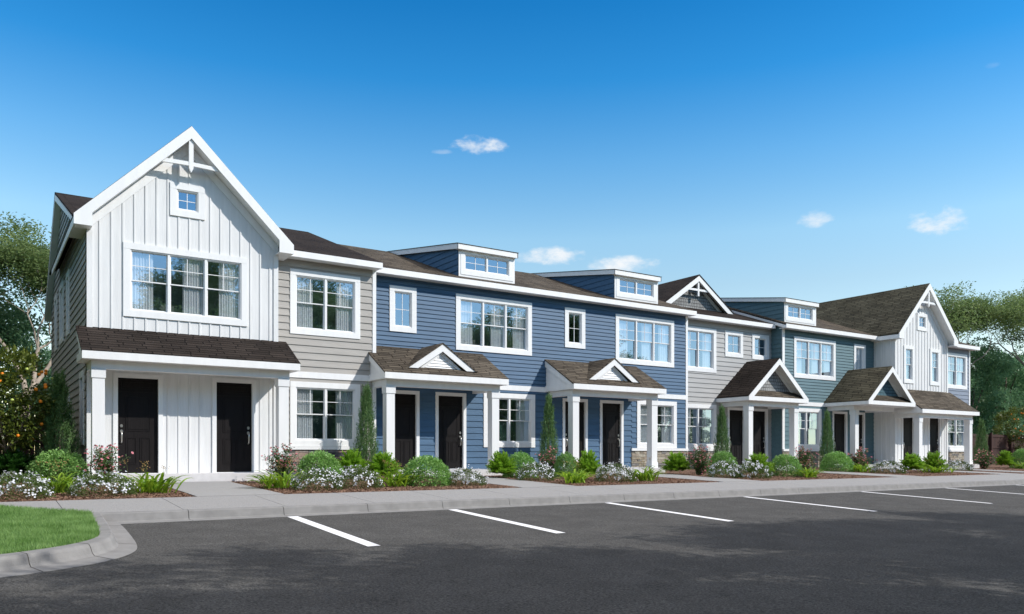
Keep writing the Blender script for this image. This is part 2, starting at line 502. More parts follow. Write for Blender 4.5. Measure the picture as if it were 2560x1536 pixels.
def window_meshes(W, H, n, style):
    key = (round(W, 3), round(H, 3), n, style)
    if key in _wc: return _wc[key]
    tr, fr, pn, rm, cus = MB(), MB(), MB(), MB(), []
    t = TW if W > .5 else .09
    F = FRONT(0)

    def ring(mb, x0, x1, z0, z1, w, y0, y1):
        mb.box(x0, x1, y0, y1, z0, z0 + w); mb.box(x0, x1, y0, y1, z1 - w, z1)
        mb.box(x0, x0 + w, y0, y1, z0 + w, z1 - w); mb.box(x1 - w, x1, y0, y1, z0 + w, z1 - w)
    # flat casing with a thin inner bead
    mb = tr
    mb.box(-0, W, -.045, .02, 0, t); mb.box(0, W, -.045, .02, H - t, H)
    mb.box(0, t, -.042, .02, t, H - t); mb.box(W - t, W, -.042, .02, t, H - t)
    ox0, ox1, oz0, oz1 = t - .004, W - t + .004, t - .004, H - t + .004
    ring(fr, ox0, ox1, oz0, oz1, .032, -.02, .10)
    mull = .06
    iw = (ox1 - ox0 - .064 - mull * (n - 1)) / n
    for k in range(n):
        x0 = ox0 + .032 + k * (iw + mull); x1 = x0 + iw; z0, z1 = oz0 + .032, oz1 - .032
        if k: fr.box(x0 - mull, x0, -.018, .09, z0, z1)
        if style in ('dh', 'dhn'):
            zm = (z0 + z1) / 2
            ring(fr, x0, x1, zm - .018, z1, .026, .018, .045)
            ring(fr, x0, x1, z0, zm + .018, .030, .05, .08)
            pn.face([(x0, .032, zm), (x1, .032, zm), (x1, .032, z1), (x0, .032, z1)])
            pn.face([(x0, .064, z0), (x1, .064, z0), (x1, .064, zm), (x0, .064, zm)])
            xm = (x0 + x1) / 2; zq = (zm + z1) / 2
            fr.box(xm - .008, xm + .008, .022, .042, zm, z1); fr.box(x0, x1, .0225, .0415, zq - .008, zq + .008)
        else:
            ring(fr, x0, x1, z0, z1, .028, .02, .05)
            pn.face([(x0, .036, z0), (x1, .036, z0), (x1, .036, z1), (x0, .036, z1)])
            xm, zq = (x0 + x1) / 2, (z0 + z1) / 2
            fr.box(xm - .008, xm + .008, .024, .044, z0, z1); fr.box(x0, x1, .0245, .0435, zq - .008, zq + .008)
        # curtains
        cu = MB()
        if style == 'dh':
            left = (k == 0)
            cw = iw * .62
            a, b = (x0 - .02, x0 + cw) if left else (x1 - cw, x1 + .02)
            N = 46; ph = k * 1.7
            prev = None
            for q in range(N + 1):
                x = a + (b - a) * q / N
                y = .105 + .014 * math.sin(q * 1.15 + ph) + .007 * math.sin(q * .47 + ph * 2)
                if prev: cu.face([(prev[0], prev[1], z0 - .02), (x, y, z0 - .02), (x, y * .9 + .02, z1 + .03), (prev[0], prev[1] * .9 + .02, z1 + .03)])
                prev = (x, y)
        elif style == 'sheer':
            N = 40; prev = None
            for q in range(N + 1):
                x = x0 - .02 + (iw + .04) * q / N; y = .105 + .014 * math.sin(q * 1.3)
                if prev: cu.face([(prev[0], prev[1], z0 - .02), (x, y, z0 - .02), (x, y, z1 + .03), (prev[0], prev[1], z1 + .03)])
                prev = (x, y)
        if cu.f: cus.append(cu)
    # room behind
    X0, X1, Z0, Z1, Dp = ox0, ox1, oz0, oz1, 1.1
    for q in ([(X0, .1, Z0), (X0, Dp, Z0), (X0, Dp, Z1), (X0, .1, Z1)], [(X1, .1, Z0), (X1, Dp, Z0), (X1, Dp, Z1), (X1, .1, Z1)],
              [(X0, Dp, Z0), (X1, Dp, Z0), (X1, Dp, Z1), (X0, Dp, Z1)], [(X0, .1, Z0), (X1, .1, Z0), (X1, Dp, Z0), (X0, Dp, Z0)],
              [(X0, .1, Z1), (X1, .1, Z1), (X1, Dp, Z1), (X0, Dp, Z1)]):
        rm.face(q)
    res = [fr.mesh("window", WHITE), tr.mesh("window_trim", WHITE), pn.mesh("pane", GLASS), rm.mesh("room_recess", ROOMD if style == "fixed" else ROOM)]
    for cu in cus: res.append(cu.mesh("curtain", CURT, smooth=True))
    _wc[key] = res
    return res


def window(root, M_kind, x, y, z, W, H, n, style):
    """x,z = lower outer corner of the trim; M_kind 'F' front wall, 'L' wall facing -X (x is the larger Y)"""
    ms = window_meshes(W, H, n, style)
    rl = root.location
    rz = 0 if M_kind == 'F' else R(-90)
    o = link("window", ms[0], root, (x - rl.x, y - rl.y, z - rl.z), rz)
    for nm, m_ in zip(["window_trim", "pane", "room_recess"] + ["curtain"] * 9, ms[1:]):
        link(nm, m_, o)
    t = TW if W > .5 else .09
    if M_kind == 'F': return (x + t, x + W - t, z + t, z + H - t)
    return (y - W + t, y - t, z + t, z + H - t)


_dc = {}


def door(root, x, y, side, z=0.0):
    """x = left edge of the trim (1.17 wide, 2.55 high)"""
    if 'd' not in _dc:
        d, f = MB(), MB()
        F = FRONT(0)
        d.box(.11, 1.06, .055, .095, .015, 2.44)
        d.box(.112, 1.058, .040, .056, 2.085, 2.125); d.box(.112, 1.058, .040, .056, 2.395, 2.438)
        def panel(x0, x1, z0, z1):
            for a, b, c, e in ((x0, x1, z0, z0 + .022), (x0, x1, z1 - .022, z1), (x0, x0 + .022, z0 + .022, z1 - .022), (x1 - .022, x1, z0 + .022, z1 - .022)):
                d.box(a, b, .043, .056, c, e)
            d.box(x0 + .05, x1 - .05, .047, .056, z0 + .05, z1 - .05)
        panel(.20, .97, 2.165, 2.355)
        panel(.30, .88, 1.09, 1.99)
        panel(.30, .55, .24, .93); panel(.63, .88, .24, .93)
        f.box(0, .11, -.04, .10, 0, 2.55); f.box(1.06, 1.17, -.04, .10, 0, 2.55); f.box(.11, 1.06, -.04, .10, 2.44, 2.55)
        f.box(.11, 1.06, -.03, .10, -.012, .014)
        for s_, xx in (('L', .20), ('R', .97)):
            h, b = MB(), MB()
            ring_ = [(xx + .032 * math.cos(t) , 1.22 + .042 * math.sin(t)) for t in np.linspace(0, 2 * math.pi, 17)[:-1]]
            b.prism(ring_, FRONT(.055), 0, .03)
            ring_ = [(xx + .034 * math.cos(t), 1.08 + .045 * math.sin(t)) for t in np.linspace(0, 2 * math.pi, 17)[:-1]]
            h.prism(ring_, FRONT(.055), 0, .028)
            h.tube([(xx, .03, 1.08), (xx, -.015, 1.07), (xx, -.03, .98), (xx, -.02, .86), (xx, .0, .80), (xx, .055, .785)], [.013, .016, .018, .015, .013, .018], 8)
            _dc[s_] = (h.mesh("handle", NICKEL, smooth=True), b.mesh("deadbolt", NICKEL))
        _dc['d'] = d.mesh("door", DOORM); _dc['f'] = f.mesh("door_frame", WHITE)
    rl = root.location
    o = link("door", _dc['d'], root, (x - rl.x, y - rl.y, z - rl.z))
    link("door_frame", _dc['f'], o); link("handle", _dc[side][0], o); link("deadbolt", _dc[side][1], o)
    return (x + .06, x + 1.11, -1, z + 2.5)


def house(name_label, loc, cat="house"):
    o = link("townhouse", None, None, loc)
    return tag(o, name_label, cat, "townhouses joined in one row")


def part(root, name, mb, mats, parent=None, smooth=False):
    L = root.location
    return link(name, mb.mesh(name, mats, (L.x, L.y, L.z), smooth), parent or root)


# rake fascia polygon of the big steep gables (centre cx, apex za)
def gable_fascia_poly(cx, za, half=2.7, v=.32, ret=.40, drop=.25):
    zt = za - half
    return [(cx - half, zt), (cx - half, zt - drop), (cx - half + ret, zt - drop), (cx - half + ret, zt + ret - v), (cx, za - v),
            (cx + half - ret, zt + ret - v), (cx + half - ret, zt - drop), (cx + half, zt - drop), (cx + half, zt), (cx, za)]


def big_gable(root, x0, x1, Y, roofm, za=9.02, ysplit=7.6, leftside=None):
    """steep board-and-batten gable front with fascia, frieze, truss ornament and its roof"""
    cx = (x0 + x1) / 2; half = 2.7; yf = Y - .42
    top = lambda u: za - .12 - abs(u - cx)
    # roof slabs
    r = MB()
    zt = za - half
    r.roof([(cx - half, yf + .012, zt + .012), (cx, yf + .012, za + .012), (cx, ysplit, za + .012), (cx - half, ysplit, zt + .012)], .05)
    r.roof([(cx + half, yf + .012, zt + .010), (cx + half, ysplit, zt + .010), (cx, ysplit, za + .010), (cx, yf + .012, za + .010)], .05)
    part(root, "gable_roof", r, [roofm])
    f = MB()
    f.prism(gable_fascia_poly(cx, za), FRONT(yf), -.04, 0)
    # eave returns and side fascia, level soffit boxes
    for sx in (-1, 1):
        xe = cx + sx * half; xi = cx + sx * (half - .40)
        a, b = min(xe, xi), max(xe, xi)
        f.box(a, b, yf + .041, Y + 1.1, zt - .25, zt - .225)
        xo0, xo1 = (xe, xe + .03) if sx < 0 else (xe - .03, xe)
        f.box(xo0, xo1, yf + .041, Y + 6.5, zt - .225, zt - .06)
        # sloped soffit under the overhang
        P = [(cx + sx * (half - .03), zt - .30 + .03), (cx, za - .30), (cx, za - .27), (cx + sx * (half - .03), zt - .27 + .03)]
        f.prism(P, FRONT(0), -Y + .002, -yf - .041)
        # frieze board on the wall
        xw = x0 + .02 if sx < 0 else x1 - .02
        zw = za - abs(xw - cx)
        P = [(xw, zw - .31), (cx, za - .31), (cx, za - .58), (xw, zw - .58)]
        f.prism(P, FRONT(Y), .004, .032)
    part(root, "gable_fascia", f, [WHITE])
    t = MB()
    y0, y1 = yf + .045, yf + .13
    t.box(cx - .055, cx + .055, y0, y1, za - 1.08, za - .3)
    t.prism([(cx - .055, za - 1.08), (cx, za - 1.19), (cx + .055, za - 1.08)], FRONT(0), -y1, -y0)
    # gently arched collar tie
    zc = za - 1.02
    N = 8; wd = .86
    lo = [(cx - wd + 2 * wd * i / N, zc - .03 + .035 * (1 - ((2 * i / N) - 1) ** 2)) for i in range(N + 1)]
    up = [(u, z + .10) for u, z in lo][::-1]
    t.prism(lo + up, FRONT(0), -(y1 - .01), -(y0 + .01))
    part(root, "truss_ornament", t, [WHITE])
    return top


def corner_board(mb, x0, x1, Y, z0, z1, d=.035):
    mb.box(x0, x1, Y - d, Y, z0, z1)


def eave(root, X0, X1, yE, zE, Yw, roofm, ridgeY, ridgeZ, backY=10.9, backZ=5.6, left=True, right=True, drop=.2, wallX=None):
    """long roof: front plane, rear plane, fascia, soffit, rakes"""
    r = MB()
    r.roof([(X0, yE + .008, zE - .012), (X1, yE + .008, zE - .012), (X1, ridgeY, ridgeZ), (X0, ridgeY, ridgeZ)], .05)
    r.roof([(X0, ridgeY, ridgeZ - .001), (X1, ridgeY, ridgeZ - .001), (X1, backY + .6, backZ), (X0, backY + .6, backZ)], .07)
    part(root, "main_roof", r, [roofm])
    f = MB()
    f.box(X0, X1, yE, yE + .03, zE - drop, zE - .025)
    f.box(X0, X1, yE + .031, Yw - .002, zE - drop + .004, zE - drop + .02)
    sl = (ridgeZ - zE) / (ridgeY - yE); sb = (backZ - ridgeZ) / (backY + .6 - ridgeY)
    for on, X, s in ((left, X0, 1), (right, X1, -1)):
        if not on: continue
        P = [(yE + .001, zE - .10), (ridgeY, ridgeZ - .075), (backY + .58, backZ - .075), (backY + .58, backZ - .24), (ridgeY, ridgeZ - .27), (yE + .10, zE - drop + .02), (yE + .001, zE - drop)]
        f.prism(P, (lambda u, v, w: (w, u, v)), X + s * .002, X + s * .032)
        if wallX is not None and s == 1 and wallX > X + .05:
            P = [(yE + .1, zE - .19), (ridgeY, ridgeZ - .24), (backY + .55, backZ - .21), (backY + .55, backZ - .235), (ridgeY, ridgeZ - .265), (yE + .1, zE - .215)]
            f.prism(P, (lambda u, v, w: (w, u, v)), X + .033, wallX - .004)
    part(root, "fascia", f, [WHITE])
    f = MB(); f.box(X0, X1, backY + .55, backY + .575, backZ - .22, backZ - .09); part(root, "rear_fascia", f, [WHITE])


def column(root, parent, x0, y0, ztop, z0=0.0, w=.27):
    c = MB()
    cx, cy = x0 + .155, y0 + .155
    h = w / 2
    c.box(cx - h, cx + h, cy - h, cy + h, z0 + .20, ztop - .215)
    c.box(cx - .155, cx + .155, cy - .155, cy + .155, ztop - .215, ztop)
    c.box(cx - .155, cx + .155, cy - .155, cy + .155, z0, z0 + .20)
    part(root, "column", c, [WHITE], parent)


def shed_porch(root, X0, X1, yF, zF, Yw, zW, cols, colY, roofm, slab=None, gablet=None, beamx=None, xlow=None, drop=.2):
    """lean-to porch roof on two columns"""
    b = MB()
    bx0, bx1 = beamx
    zb = zF - drop
    b.box(bx0, bx1, colY, colY + .27, zb - .205, zb - .012)
    for xx in (bx0, bx1 - .2):
        b.box(xx, xx + .2, colY + .271, Yw - .001, zb - .2, zb - .013)
    b.box(X0 + .02, X1 - .02, yF + .031, Yw - .001, zb - .010, zb)        # ceiling
    pr = part(root, "porch", b, [WHITE])
    r = MB()
    if gablet is None:
        r.roof([(X0 - .012, yF + .006, zF - .01), (X1 + .012, yF + .006, zF - .01), (X1 + .02, Yw, zW), (X0 - .02, Yw, zW)], .04)
    else:
        gx, gy, gw, gz = gablet
        sl = (zW - zF) / (Yw - yF)
        r.roof([(X0 - .012, yF + .006, zF - .01), (X1 + .012, yF + .006, zF - .01), (X1 + .02, Yw, zW), (X0 - .02, Yw, zW)], .04)
        zb_ = gz - gw * .665
        yb = gy - .02
        # gablet slopes run back to the wall, their feet sink below the main slope
        r.roof([(gx - gw - .05, yb, zb_ - .03), (gx, yb, gz + .012), (gx, Yw, gz + .012), (gx - gw - .05, Yw, zb_ - .03)], .035)
        r.roof([(gx + gw + .05, yb, zb_ - .031), (gx + gw + .05, Yw, zb_ - .031), (gx, Yw, gz + .011), (gx, yb, gz + .011)], .035)
    rr = part(root, "porch_roof", r, [roofm], pr)
    f = MB()
    f.box(X0, X1, yF, yF + .03, zb - .004, zF - .022)
    # side boards
    for X, s in ((X0, 1), (X1, -1)):
        fm = lambda u, v, w: (w, u, v)
        sl = (zW - zF) / (Yw - yF)
        f.prism([(yF + .031, zb - .002), (Yw - .002, zb - .002), (Yw - .002, zb + .19), (yF + .031, zb + .19 - .02)], fm, X + s * .002, X + s * .035)
        f.prism([(yF + .031, zF - .06), (Yw - .002, zW - .05), (Yw - .002, zW - .28), (yF + .33, zF - .06 - .0)], fm, X + s * .001, X + s * .036)
        f.prism([(yF + .05, zF - .12), (Yw - .003, zb + .15), (Yw - .003, zW - .15)], fm, X + s * .05, X + s * .07)
    part(root, "porch_fascia", f, [WHITE], pr)
    if gablet is not None:
        gx, gy, gw, gz = gablet
        g = MB(); v = .26
        k = .665
        outer = [(gx - gw, gz - gw * k), (gx, gz)]
        g.prism([(gx - gw, gz - gw * k), (gx - gw + v / k * .98, gz - gw * k), (gx, gz - v), (gx + gw - v / k * .98, gz - gw * k), (gx + gw, gz - gw * k), (gx, gz)], FRONT(gy), -.04, 0)
        for s_ in (-1, 1):
            g.prism([(gx + s_ * (gw - .12), gz - (gw - .12) * k - .05), (gx, gz - .05), (gx, gz - .075), (gx + s_ * (gw - .12), gz - (gw - .12) * k - .075)], FRONT(0), -(gy + .17), -(gy + .041))
        part(root, "gablet_board", g, [WHITE], pr)
        vt = MB(); wv = gw - .30; zv = gz - .27; y = gy + .16
        zb0 = zv - wv * k
        vt.prism([(gx - wv - .05, zb0 - .12), (gx + wv + .05, zb0 - .12), (gx, zv + .02)], FRONT(y), -.03, 0)
        n = 7
        for i in range(n):
            z0 = zb0 + (zv - zb0) * i / n; hh = (zv - zb0) / n
            w_ = (wv * (1 - (i + .15) / n)) - .07
            if w_ > .02:
                vt.face([(gx - w_, y - .03, z0), (gx + w_, y - .03, z0), (gx + w_ - .01, y - .004, z0 + hh), (gx - w_ + .01, y - .004, z0 + hh)])
                vt.face([(gx - w_, y - .001, z0), (gx + w_, y - .001, z0), (gx + w_, y - .03, z0), (gx - w_, y - .03, z0)])
        # inner frame of the vent
        vt.prism([(gx - wv - .06, zb0 - .10), (gx - wv + .06, zb0 - .10), (gx, zv - .09), (gx + wv - .06, zb0 - .10), (gx + wv + .06, zb0 - .10), (gx, zv + .03)], FRONT(y), .001, .05)
        part(root, "gable_vent", vt, [WHITE], pr)
    if slab:
        s = MB(); s.box(slab[0], slab[1], slab[2], Yw - .003, -.32, 0)
        part(root, "porch_floor", s, [SLABM], pr)
    for cx in cols:
        column(root, pr, cx, colY - .02, zb - .21)
    return pr


def gable_porch(root, cx, half, yF, zE, zA, Yw, cols, colY, roofm, skirtm, shakem, shakeY, slab, beamx):
    k = (zA - zE) / half; drop = .205
    b = MB()
    zb = zE - drop
    bx0, bx1 = beamx
    b.box(bx0, bx1, colY, colY + .27, zb - .2, zb - .012)
    for xx in (bx0, bx1 - .2): b.box(xx, xx + .2, colY + .271, Yw - .001, zb - .195, zb - .013)
    b.box(cx - half + .02, cx + half - .02, yF + .031, Yw - .001, zb - .010, zb)
    pr = part(root, "porch", b, [WHITE])
    r = MB()
    r.roof([(cx - half - .012, yF + .012, zE - .012), (cx, yF + .012, zA + .008), (cx, Yw, zA + .012), (cx - half - .02, Yw, zE - .017)], .04)
    r.roof([(cx + half + .012, yF + .012, zE - .013), (cx + half + .012, Yw, zE - .013), (cx, Yw, zA + .007), (cx, yF + .012, zA + .007)], .04)
    part(root, "porch_roof", r, [roofm], pr)
    s = MB()
    s.roof([(cx - half + .12, yF + .032, zE - .03), (cx + half - .12, yF + .032, zE - .03), (cx + half - .4, shakeY, zE + .28), (cx - half + .4, shakeY, zE + .28)], .03)
    part(root, "skirt_roof", s, [skirtm], pr)
    f = MB(); v = .27
    zt = zE - .03
    f.prism([(cx - half, zt), (cx - half, zb), (cx + half, zb), (cx + half, zt), (cx, zA - .03)][:0] or
            [(cx - half, zb), (cx + half, zb), (cx + half, zt), (cx - half, zt)], FRONT(yF), -.03, 0)
    f.prism([(cx - half, zt + .001), (cx - half + v / k, zt + .001), (cx, zA - v), (cx + half - v / k, zt + .001), (cx + half, zt + .001), (cx, zA - .02)], FRONT(yF), -.029, .001)
    for X, sgn in ((cx - half, 1), (cx + half, -1)):
        f.prism([(yF + .031, zb), (Yw - .002, zb), (Yw - .002, zt - .02), (yF + .031, zt - .02)], (lambda u, v_, w: (w, u, v_)), X + sgn * .001, X + sgn * .03)
        # raking soffit and frieze
        f.prism([(X + sgn * .1, zt + .1 * k - .08), (cx, zA - .10), (cx, zA - .07), (X + sgn * .1, zt + .1 * k - .05)], FRONT(0), -shakeY + .001, -yF - .031)
        f.prism([(X + sgn * .28, zE + .12), (cx, zA - .10), (cx, zA - .30), (X + sgn * .5, zE + .12)], FRONT(shakeY), .003, .03)
    part(root, "porch_fascia", f, [WHITE], pr)
    g = MB()
    g.uvface([(cx - half + .1, shakeY, zE - .02), (cx + half - .1, shakeY, zE - .02), (cx, shakeY, zA - .07)])
    part(root, "shake_gable", g, [shakem], pr)
    if slab:
        q = MB(); q.box(slab[0], slab[1], slab[2], Yw - .003, -.32, 0); part(root, "porch_floor", q, [SLABM], pr)
    for x in cols: column(root, pr, x, colY - .02, zb - .2)
    return pr


def dormer(root, X0, X1, yF, roofm, sidem, zE, sl, yE):
    """shed dormer; X0,X1 = roof edge"""
    xw0, xw1 = X0 + .13, X1 - .05
    yw = yF + .17
    roofz = lambda y: zE + sl * (y - yE)
    zf = 7.58; st = .158
    yb = (zf - zE + sl * yE - st * yF) / (sl - st)        # where shed roof meets main slope
    w = MB()
    hole = window(root, 'F', xw0 + .075, yw, 6.58, 2.12, .88, 2, 'fixed')
    lap_wall(w, FRONT(yw), xw0, xw1, roofz(yw) - .05, zf - .06, 5, [hole], 0, mi=0)
    w.box(xw0, xw0 + .16, yw - .03, yw, roofz(yw) - .02, zf - .05); w.box(xw1 - .16, xw1, yw - .03, yw, roofz(yw) - .02, zf - .05)
    w.box(xw0 + .16, xw1 - .16, yw - .028, yw - .0035, roofz(yw) - .02, roofz(yw) + .12)
    w.box(xw0 + .16, xw1 - .16, yw - .027, yw - .0035, 7.37, zf - .05)
    for X, Mf in ((xw0, LEFT(xw0)), (xw1, RIGHT(xw1))):
        v = 6.50
        lim = lambda v_: (max(yw, yw), max(yw, min((v_ - zE) / sl + yE + .05, yb)) if v_ < 7.45 + 0 else yb) 
        def lim(v_):
            y_main = (v_ - zE) / sl + yE           # left of this the wall shows
            y_shed = yF + (v_ + .08 - zf) / st if v_ > zf - .08 + 0 else yw
            lo = max(yw, y_shed)
            return (lo, max(lo, y_main + .1))
        lap_wall(w, Mf, yw, yb, roofz(yw) - .02, roofz(yb), .2, (), .02, lim, mi=1)
    dm = part(root, "dormer", w, [WHITE, sidem])
    f = MB()
    f.box(X0, X1, yF, yF + .03, zf - .19, zf - .02)
    f.box(X0 + .03, X1 - .03, yF + .031, yw - .001, zf - .185, zf - .17)
    for X, s in ((X0, 1), (X1, -1)):
        f.prism([(yF, zf - .02), (yb, zf + st * (yb - yF) - .02), (yb, zf + st * (yb - yF) - .19), (yF, zf - .19)], (lambda u, v, q: (q, u, v)), X + s * .001, X + s * .031)
        f.prism([(yF + .03, zf - .16), (yb, zf + st * (yb - yF) - .16), (yb, zf + st * (yb - yF) - .18), (yF + .03, zf - .18)], (lambda u, v, q: (q, u, v)), X + s * .032, X + s * .13)
    part(root, "dormer_fascia", f, [WHITE], dm)
    r = MB()
    r.roof([(X0 - .02, yF - .02, zf), (X1 + .02, yF - .02, zf), (X1 + .02, yb + .2, zf + st * (yb + .2 - yF)), (X0 - .02, yb + .2, zf + st * (yb + .2 - yF))], .018)
    part(root, "dormer_roof", r, [roofm], dm)


UPZ, UPH = 4.0, 1.88
LOZ, LOH = .74, 1.88

# ================================================================== SETTING: ground, road, pavement
asf = lambda Y: -.605 + .04 * (Y + 8.4) if Y > -20 else -1.069
swk = lambda Y: -.45 + .057 * (Y + 8)
bed = lambda Y: -.33 + .0306 * (Y + 5.9) if Y < 1.7 else -.0974

g = MB()
prof = [(-500, -1.35), (-60, -1.35), (-20, -1.25), (-13.2, -.98), (-8.3, -.80), (-7.0, -.62), (-5.8, -.45), (1.7, -.2), (30, -.2), (60, .0), (700, .0)]
for (y0, z0), (y1, z1) in zip(prof, prof[1:]):
    g.face([(-500, y0, z0), (700, y0, z0), (700, y1, z1), (-500, y1, z1)])
struct("ground", g, [GROUNDM])
g = MB()
ys = [-8.39, -14, -20, -60]
for a, b in zip(ys, ys[1:]):
    g.face([(-60, b, asf(b)), (120, b, asf(b)), (120, a, asf(a)), (-60, a, asf(a))])
struct("asphalt", g, [ASPH])
# planted verge on the far side of the car park, under the shade trees
g = MB()
vp = [(7.5, -20.4), (62, -20.4), (62, -33), (-12, -33), (-12, -25.2), (2.6, -25.2)]
vz = lambda p: (p[0], p[1], asf(p[1]) + .12)
g.face([vz(p) for p in vp])
struct("verge", g, [GROUNDM])
g = MB()
for (xa, ya), (xb, yb) in zip(vp, vp[1:] + vp[:1]):
    d_ = Vector((xb - xa, yb - ya, 0)).normalized(); o_ = Vector((-d_.y, d_.x, 0)) * .16
    za, zb = asf(ya), asf(yb)
    P_ = [Vector((xa, ya, za + .135)), Vector((xb, yb, zb + .135)), Vector((xb, yb, zb + .135)) + o_, Vector((xa, ya, za + .135)) + o_]
    g.face(P_); g.face([P_[2], P_[3], P_[3] - Vector((0, 0, .2)), P_[2] - Vector((0, 0, .2))]); g.face([P_[0], P_[1], P_[1] - Vector((0, 0, .2)), P_[0] - Vector((0, 0, .2))])
struct("kerb", g, [CONCK])
# parking lines
for (xa, ya), (xb, yb), w in [((2.39, -8.41), (2.26, -12.22), .19), ((5.63, -8.41), (5.47, -12.2), .19), ((9.66, -8.41), (9.49, -12.16), .18),
                              ((14.30, -8.41), (14.15, -12.16), .17), ((19.43, -8.41), (19.22, -12.15), .16), ((24.05, -8.41), (23.8, -12.1), .16),
                              ((28.8, -8.41), (28.5, -12.1), .16), ((33.6, -8.41), (33.3, -12.1), .16)]:
    g = MB()
    g.face([(xb - w / 2, yb, asf(yb) + .004), (xb + w / 2, yb, asf(yb) + .004), (xa + w / 2, ya, asf(ya) + .004), (xa - w / 2, ya, asf(ya) + .004)])
    struct("parking_line", g, [PAINTL])
# pavement slabs
g = MB()
xs = [-1.08 + 1.755 * k for k in range(-6, 62)]
for a, b in zip(xs, xs[1:]):
    ga = .011
    g.roof([(a + ga / 2, -7.885, swk(-7.885)), (b - ga / 2, -7.885, swk(-7.885)), (b - ga / 2, -5.9, swk(-5.9)), (a + ga / 2, -5.9, swk(-5.9))], .10)
struct("pavement", g, [CONC])
# kerb of the pavement
g = MB()
k0 = .73 - 1.63
xs = [-.62] + [.73 + 1.63 * k for k in range(0, 66)]
kp = [(-7.878, swk(-7.878)), (-7.99, -.455), (-8.005, -.468), (-8.04, -.585), (-8.07, -.602), (-8.39, -.603), (-8.39, -.75), (-7.878, -.75)]
for a, b in zip(xs, xs[1:]):
    A = [(a + .005, y, z) for y, z in kp]; B = [(b - .005, y, z) for y, z in kp]
    for i in range(len(kp)):
        j = (i + 1) % len(kp); g.face([A[i], B[i], B[j], A[j]])
    g.face(A); g.face(B[::-1])
struct("kerb", g, [CONCK])
# island kerb
pairs = [((-.74, -7.86), (-.37, -8.0)), ((-.755, -8.3), (-.375, -8.4)), ((-.80, -9.1), (-.39, -9.0)), ((-.86, -10.0), (-.44, -10.05)), ((-.91, -10.6), (-.50, -10.9)),
         ((-.98, -10.9), (-.59, -11.35)), ((-1.13, -11.2), (-.80, -11.76)), ((-1.43, -11.55), (-1.13, -12.13)), ((-1.85, -11.83), (-1.61, -12.41)),
         ((-2.05, -11.93), (-2.06, -12.62)), ((-3.5, -12.2), (-3.7, -13.0)), ((-12, -13.0), (-12, -13.9))]


def chaikin(P, n=2):
    for _ in range(n):
        Q = [P[0]]
        for a, b in zip(P, P[1:]):
            Q += [tuple(a[i] * .75 + b[i] * .25 for i in range(4)), tuple(a[i] * .25 + b[i] * .75 for i in range(4))]
        P = Q + [P[-1]]
    return P


PP = chaikin([(*a, *b) for a, b in pairs])
GEDGE = [(p[0], p[1]) for p in PP]
secs = []
for gx, gy, px, py in PP:
    sec = []
    for t, dz in ((-.06, .10), (0, .145), (.30, .15), (.34, .145), (.385, .115), (.44, .045), (.50, .015), (1.0, .004), (1.0, -.15)):
        x = gx + (px - gx) * t; y = gy + (py - gy) * t
        sec.append((x, y, asf(y) + dz))
    secs.append(sec)
g = MB()
acc = 0
for i in range(len(secs) - 1):
    a, b = secs[i], secs[i + 1]
    L = math.dist(a[7], b[7]); acc += L
    for j in range(len(a) - 1):
        g.face([a[j], b[j], b[j + 1], a[j + 1]])
io = struct("kerb", g, [CONCK], smooth=True)
for gi in (7, 17, 27, 34):
    if gi >= len(secs) - 1: continue
    a, b = secs[gi], secs[gi + 1]
    t_ = .012 / max(math.dist(a[7], b[7]), .02)
    j = MB()
    for q in range(len(a) - 2):
        lift = lambda p: (p[0], p[1], p[2] + .002)
        A, B = Vector(a[q]), Vector(a[q + 1]); C_, D_ = Vector(a[q + 1]).lerp(Vector(b[q + 1]), t_), Vector(a[q]).lerp(Vector(b[q]), t_)
        j.face([lift(A), lift(D_), lift(C_), lift(B)])
    struct("kerb_joint", j, [STONEG])
# lawn inside the island
poly = [(-12, -13.0)] + [p for p in reversed(GEDGE[:-1])] + [(-.72, -7.83), (-1.15, -7.50), (-1.6, -7.0), (-1.94, -6.6), (-3.2, -5.95), (-12, -5.95)]
lz = lambda x, y: (asf(y) + .135) if y < -7.9 else swk(y) + .004
g = MB()
# fan as horizontal strips is messy; triangulate with a centre point
c0 = (-3.2, -9.5)
for a, b in zip(poly, poly[1:] + poly[:1]):
    g.face([(c0[0], c0[1], lz(*c0)), (a[0], a[1], lz(*a)), (b[0], b[1], lz(*b))])
struct("lawn_soil", g, [SOILG])


def inside(x, y, P):
    c = False
    for (x0, y0), (x1, y1) in zip(P, P[1:] + P[:1]):
        if (y0 > y) != (y1 > y) and x < (x1 - x0) * (y - y0) / (y1 - y0) + x0: c = not c
    return c


def raw_mesh(name, V, F, mats, mi=None):
    """V (N,3) array, F (M,k) array"""
    me = bpy.data.meshes.new(name)
    k = F.shape[1]
    me.vertices.add(len(V)); me.vertices.foreach_set("co", V.astype(np.float32).ravel())
    me.loops.add(F.size); me.loops.foreach_set("vertex_index", F.astype(np.int32).ravel())
    me.polygons.add(len(F)); me.polygons.foreach_set("loop_start", np.arange(0, F.size, k, dtype=np.int32))
    me.polygons.foreach_set("loop_total", np.full(len(F), k, dtype=np.int32))
    for m_ in (mats if isinstance(mats, (list, tuple)) else [mats]): me.materials.append(m_)
    if mi is not None: me.polygons.foreach_set("material_index", mi.astype(np.int32))
    me.update(calc_edges=True); me.validate()
    return me


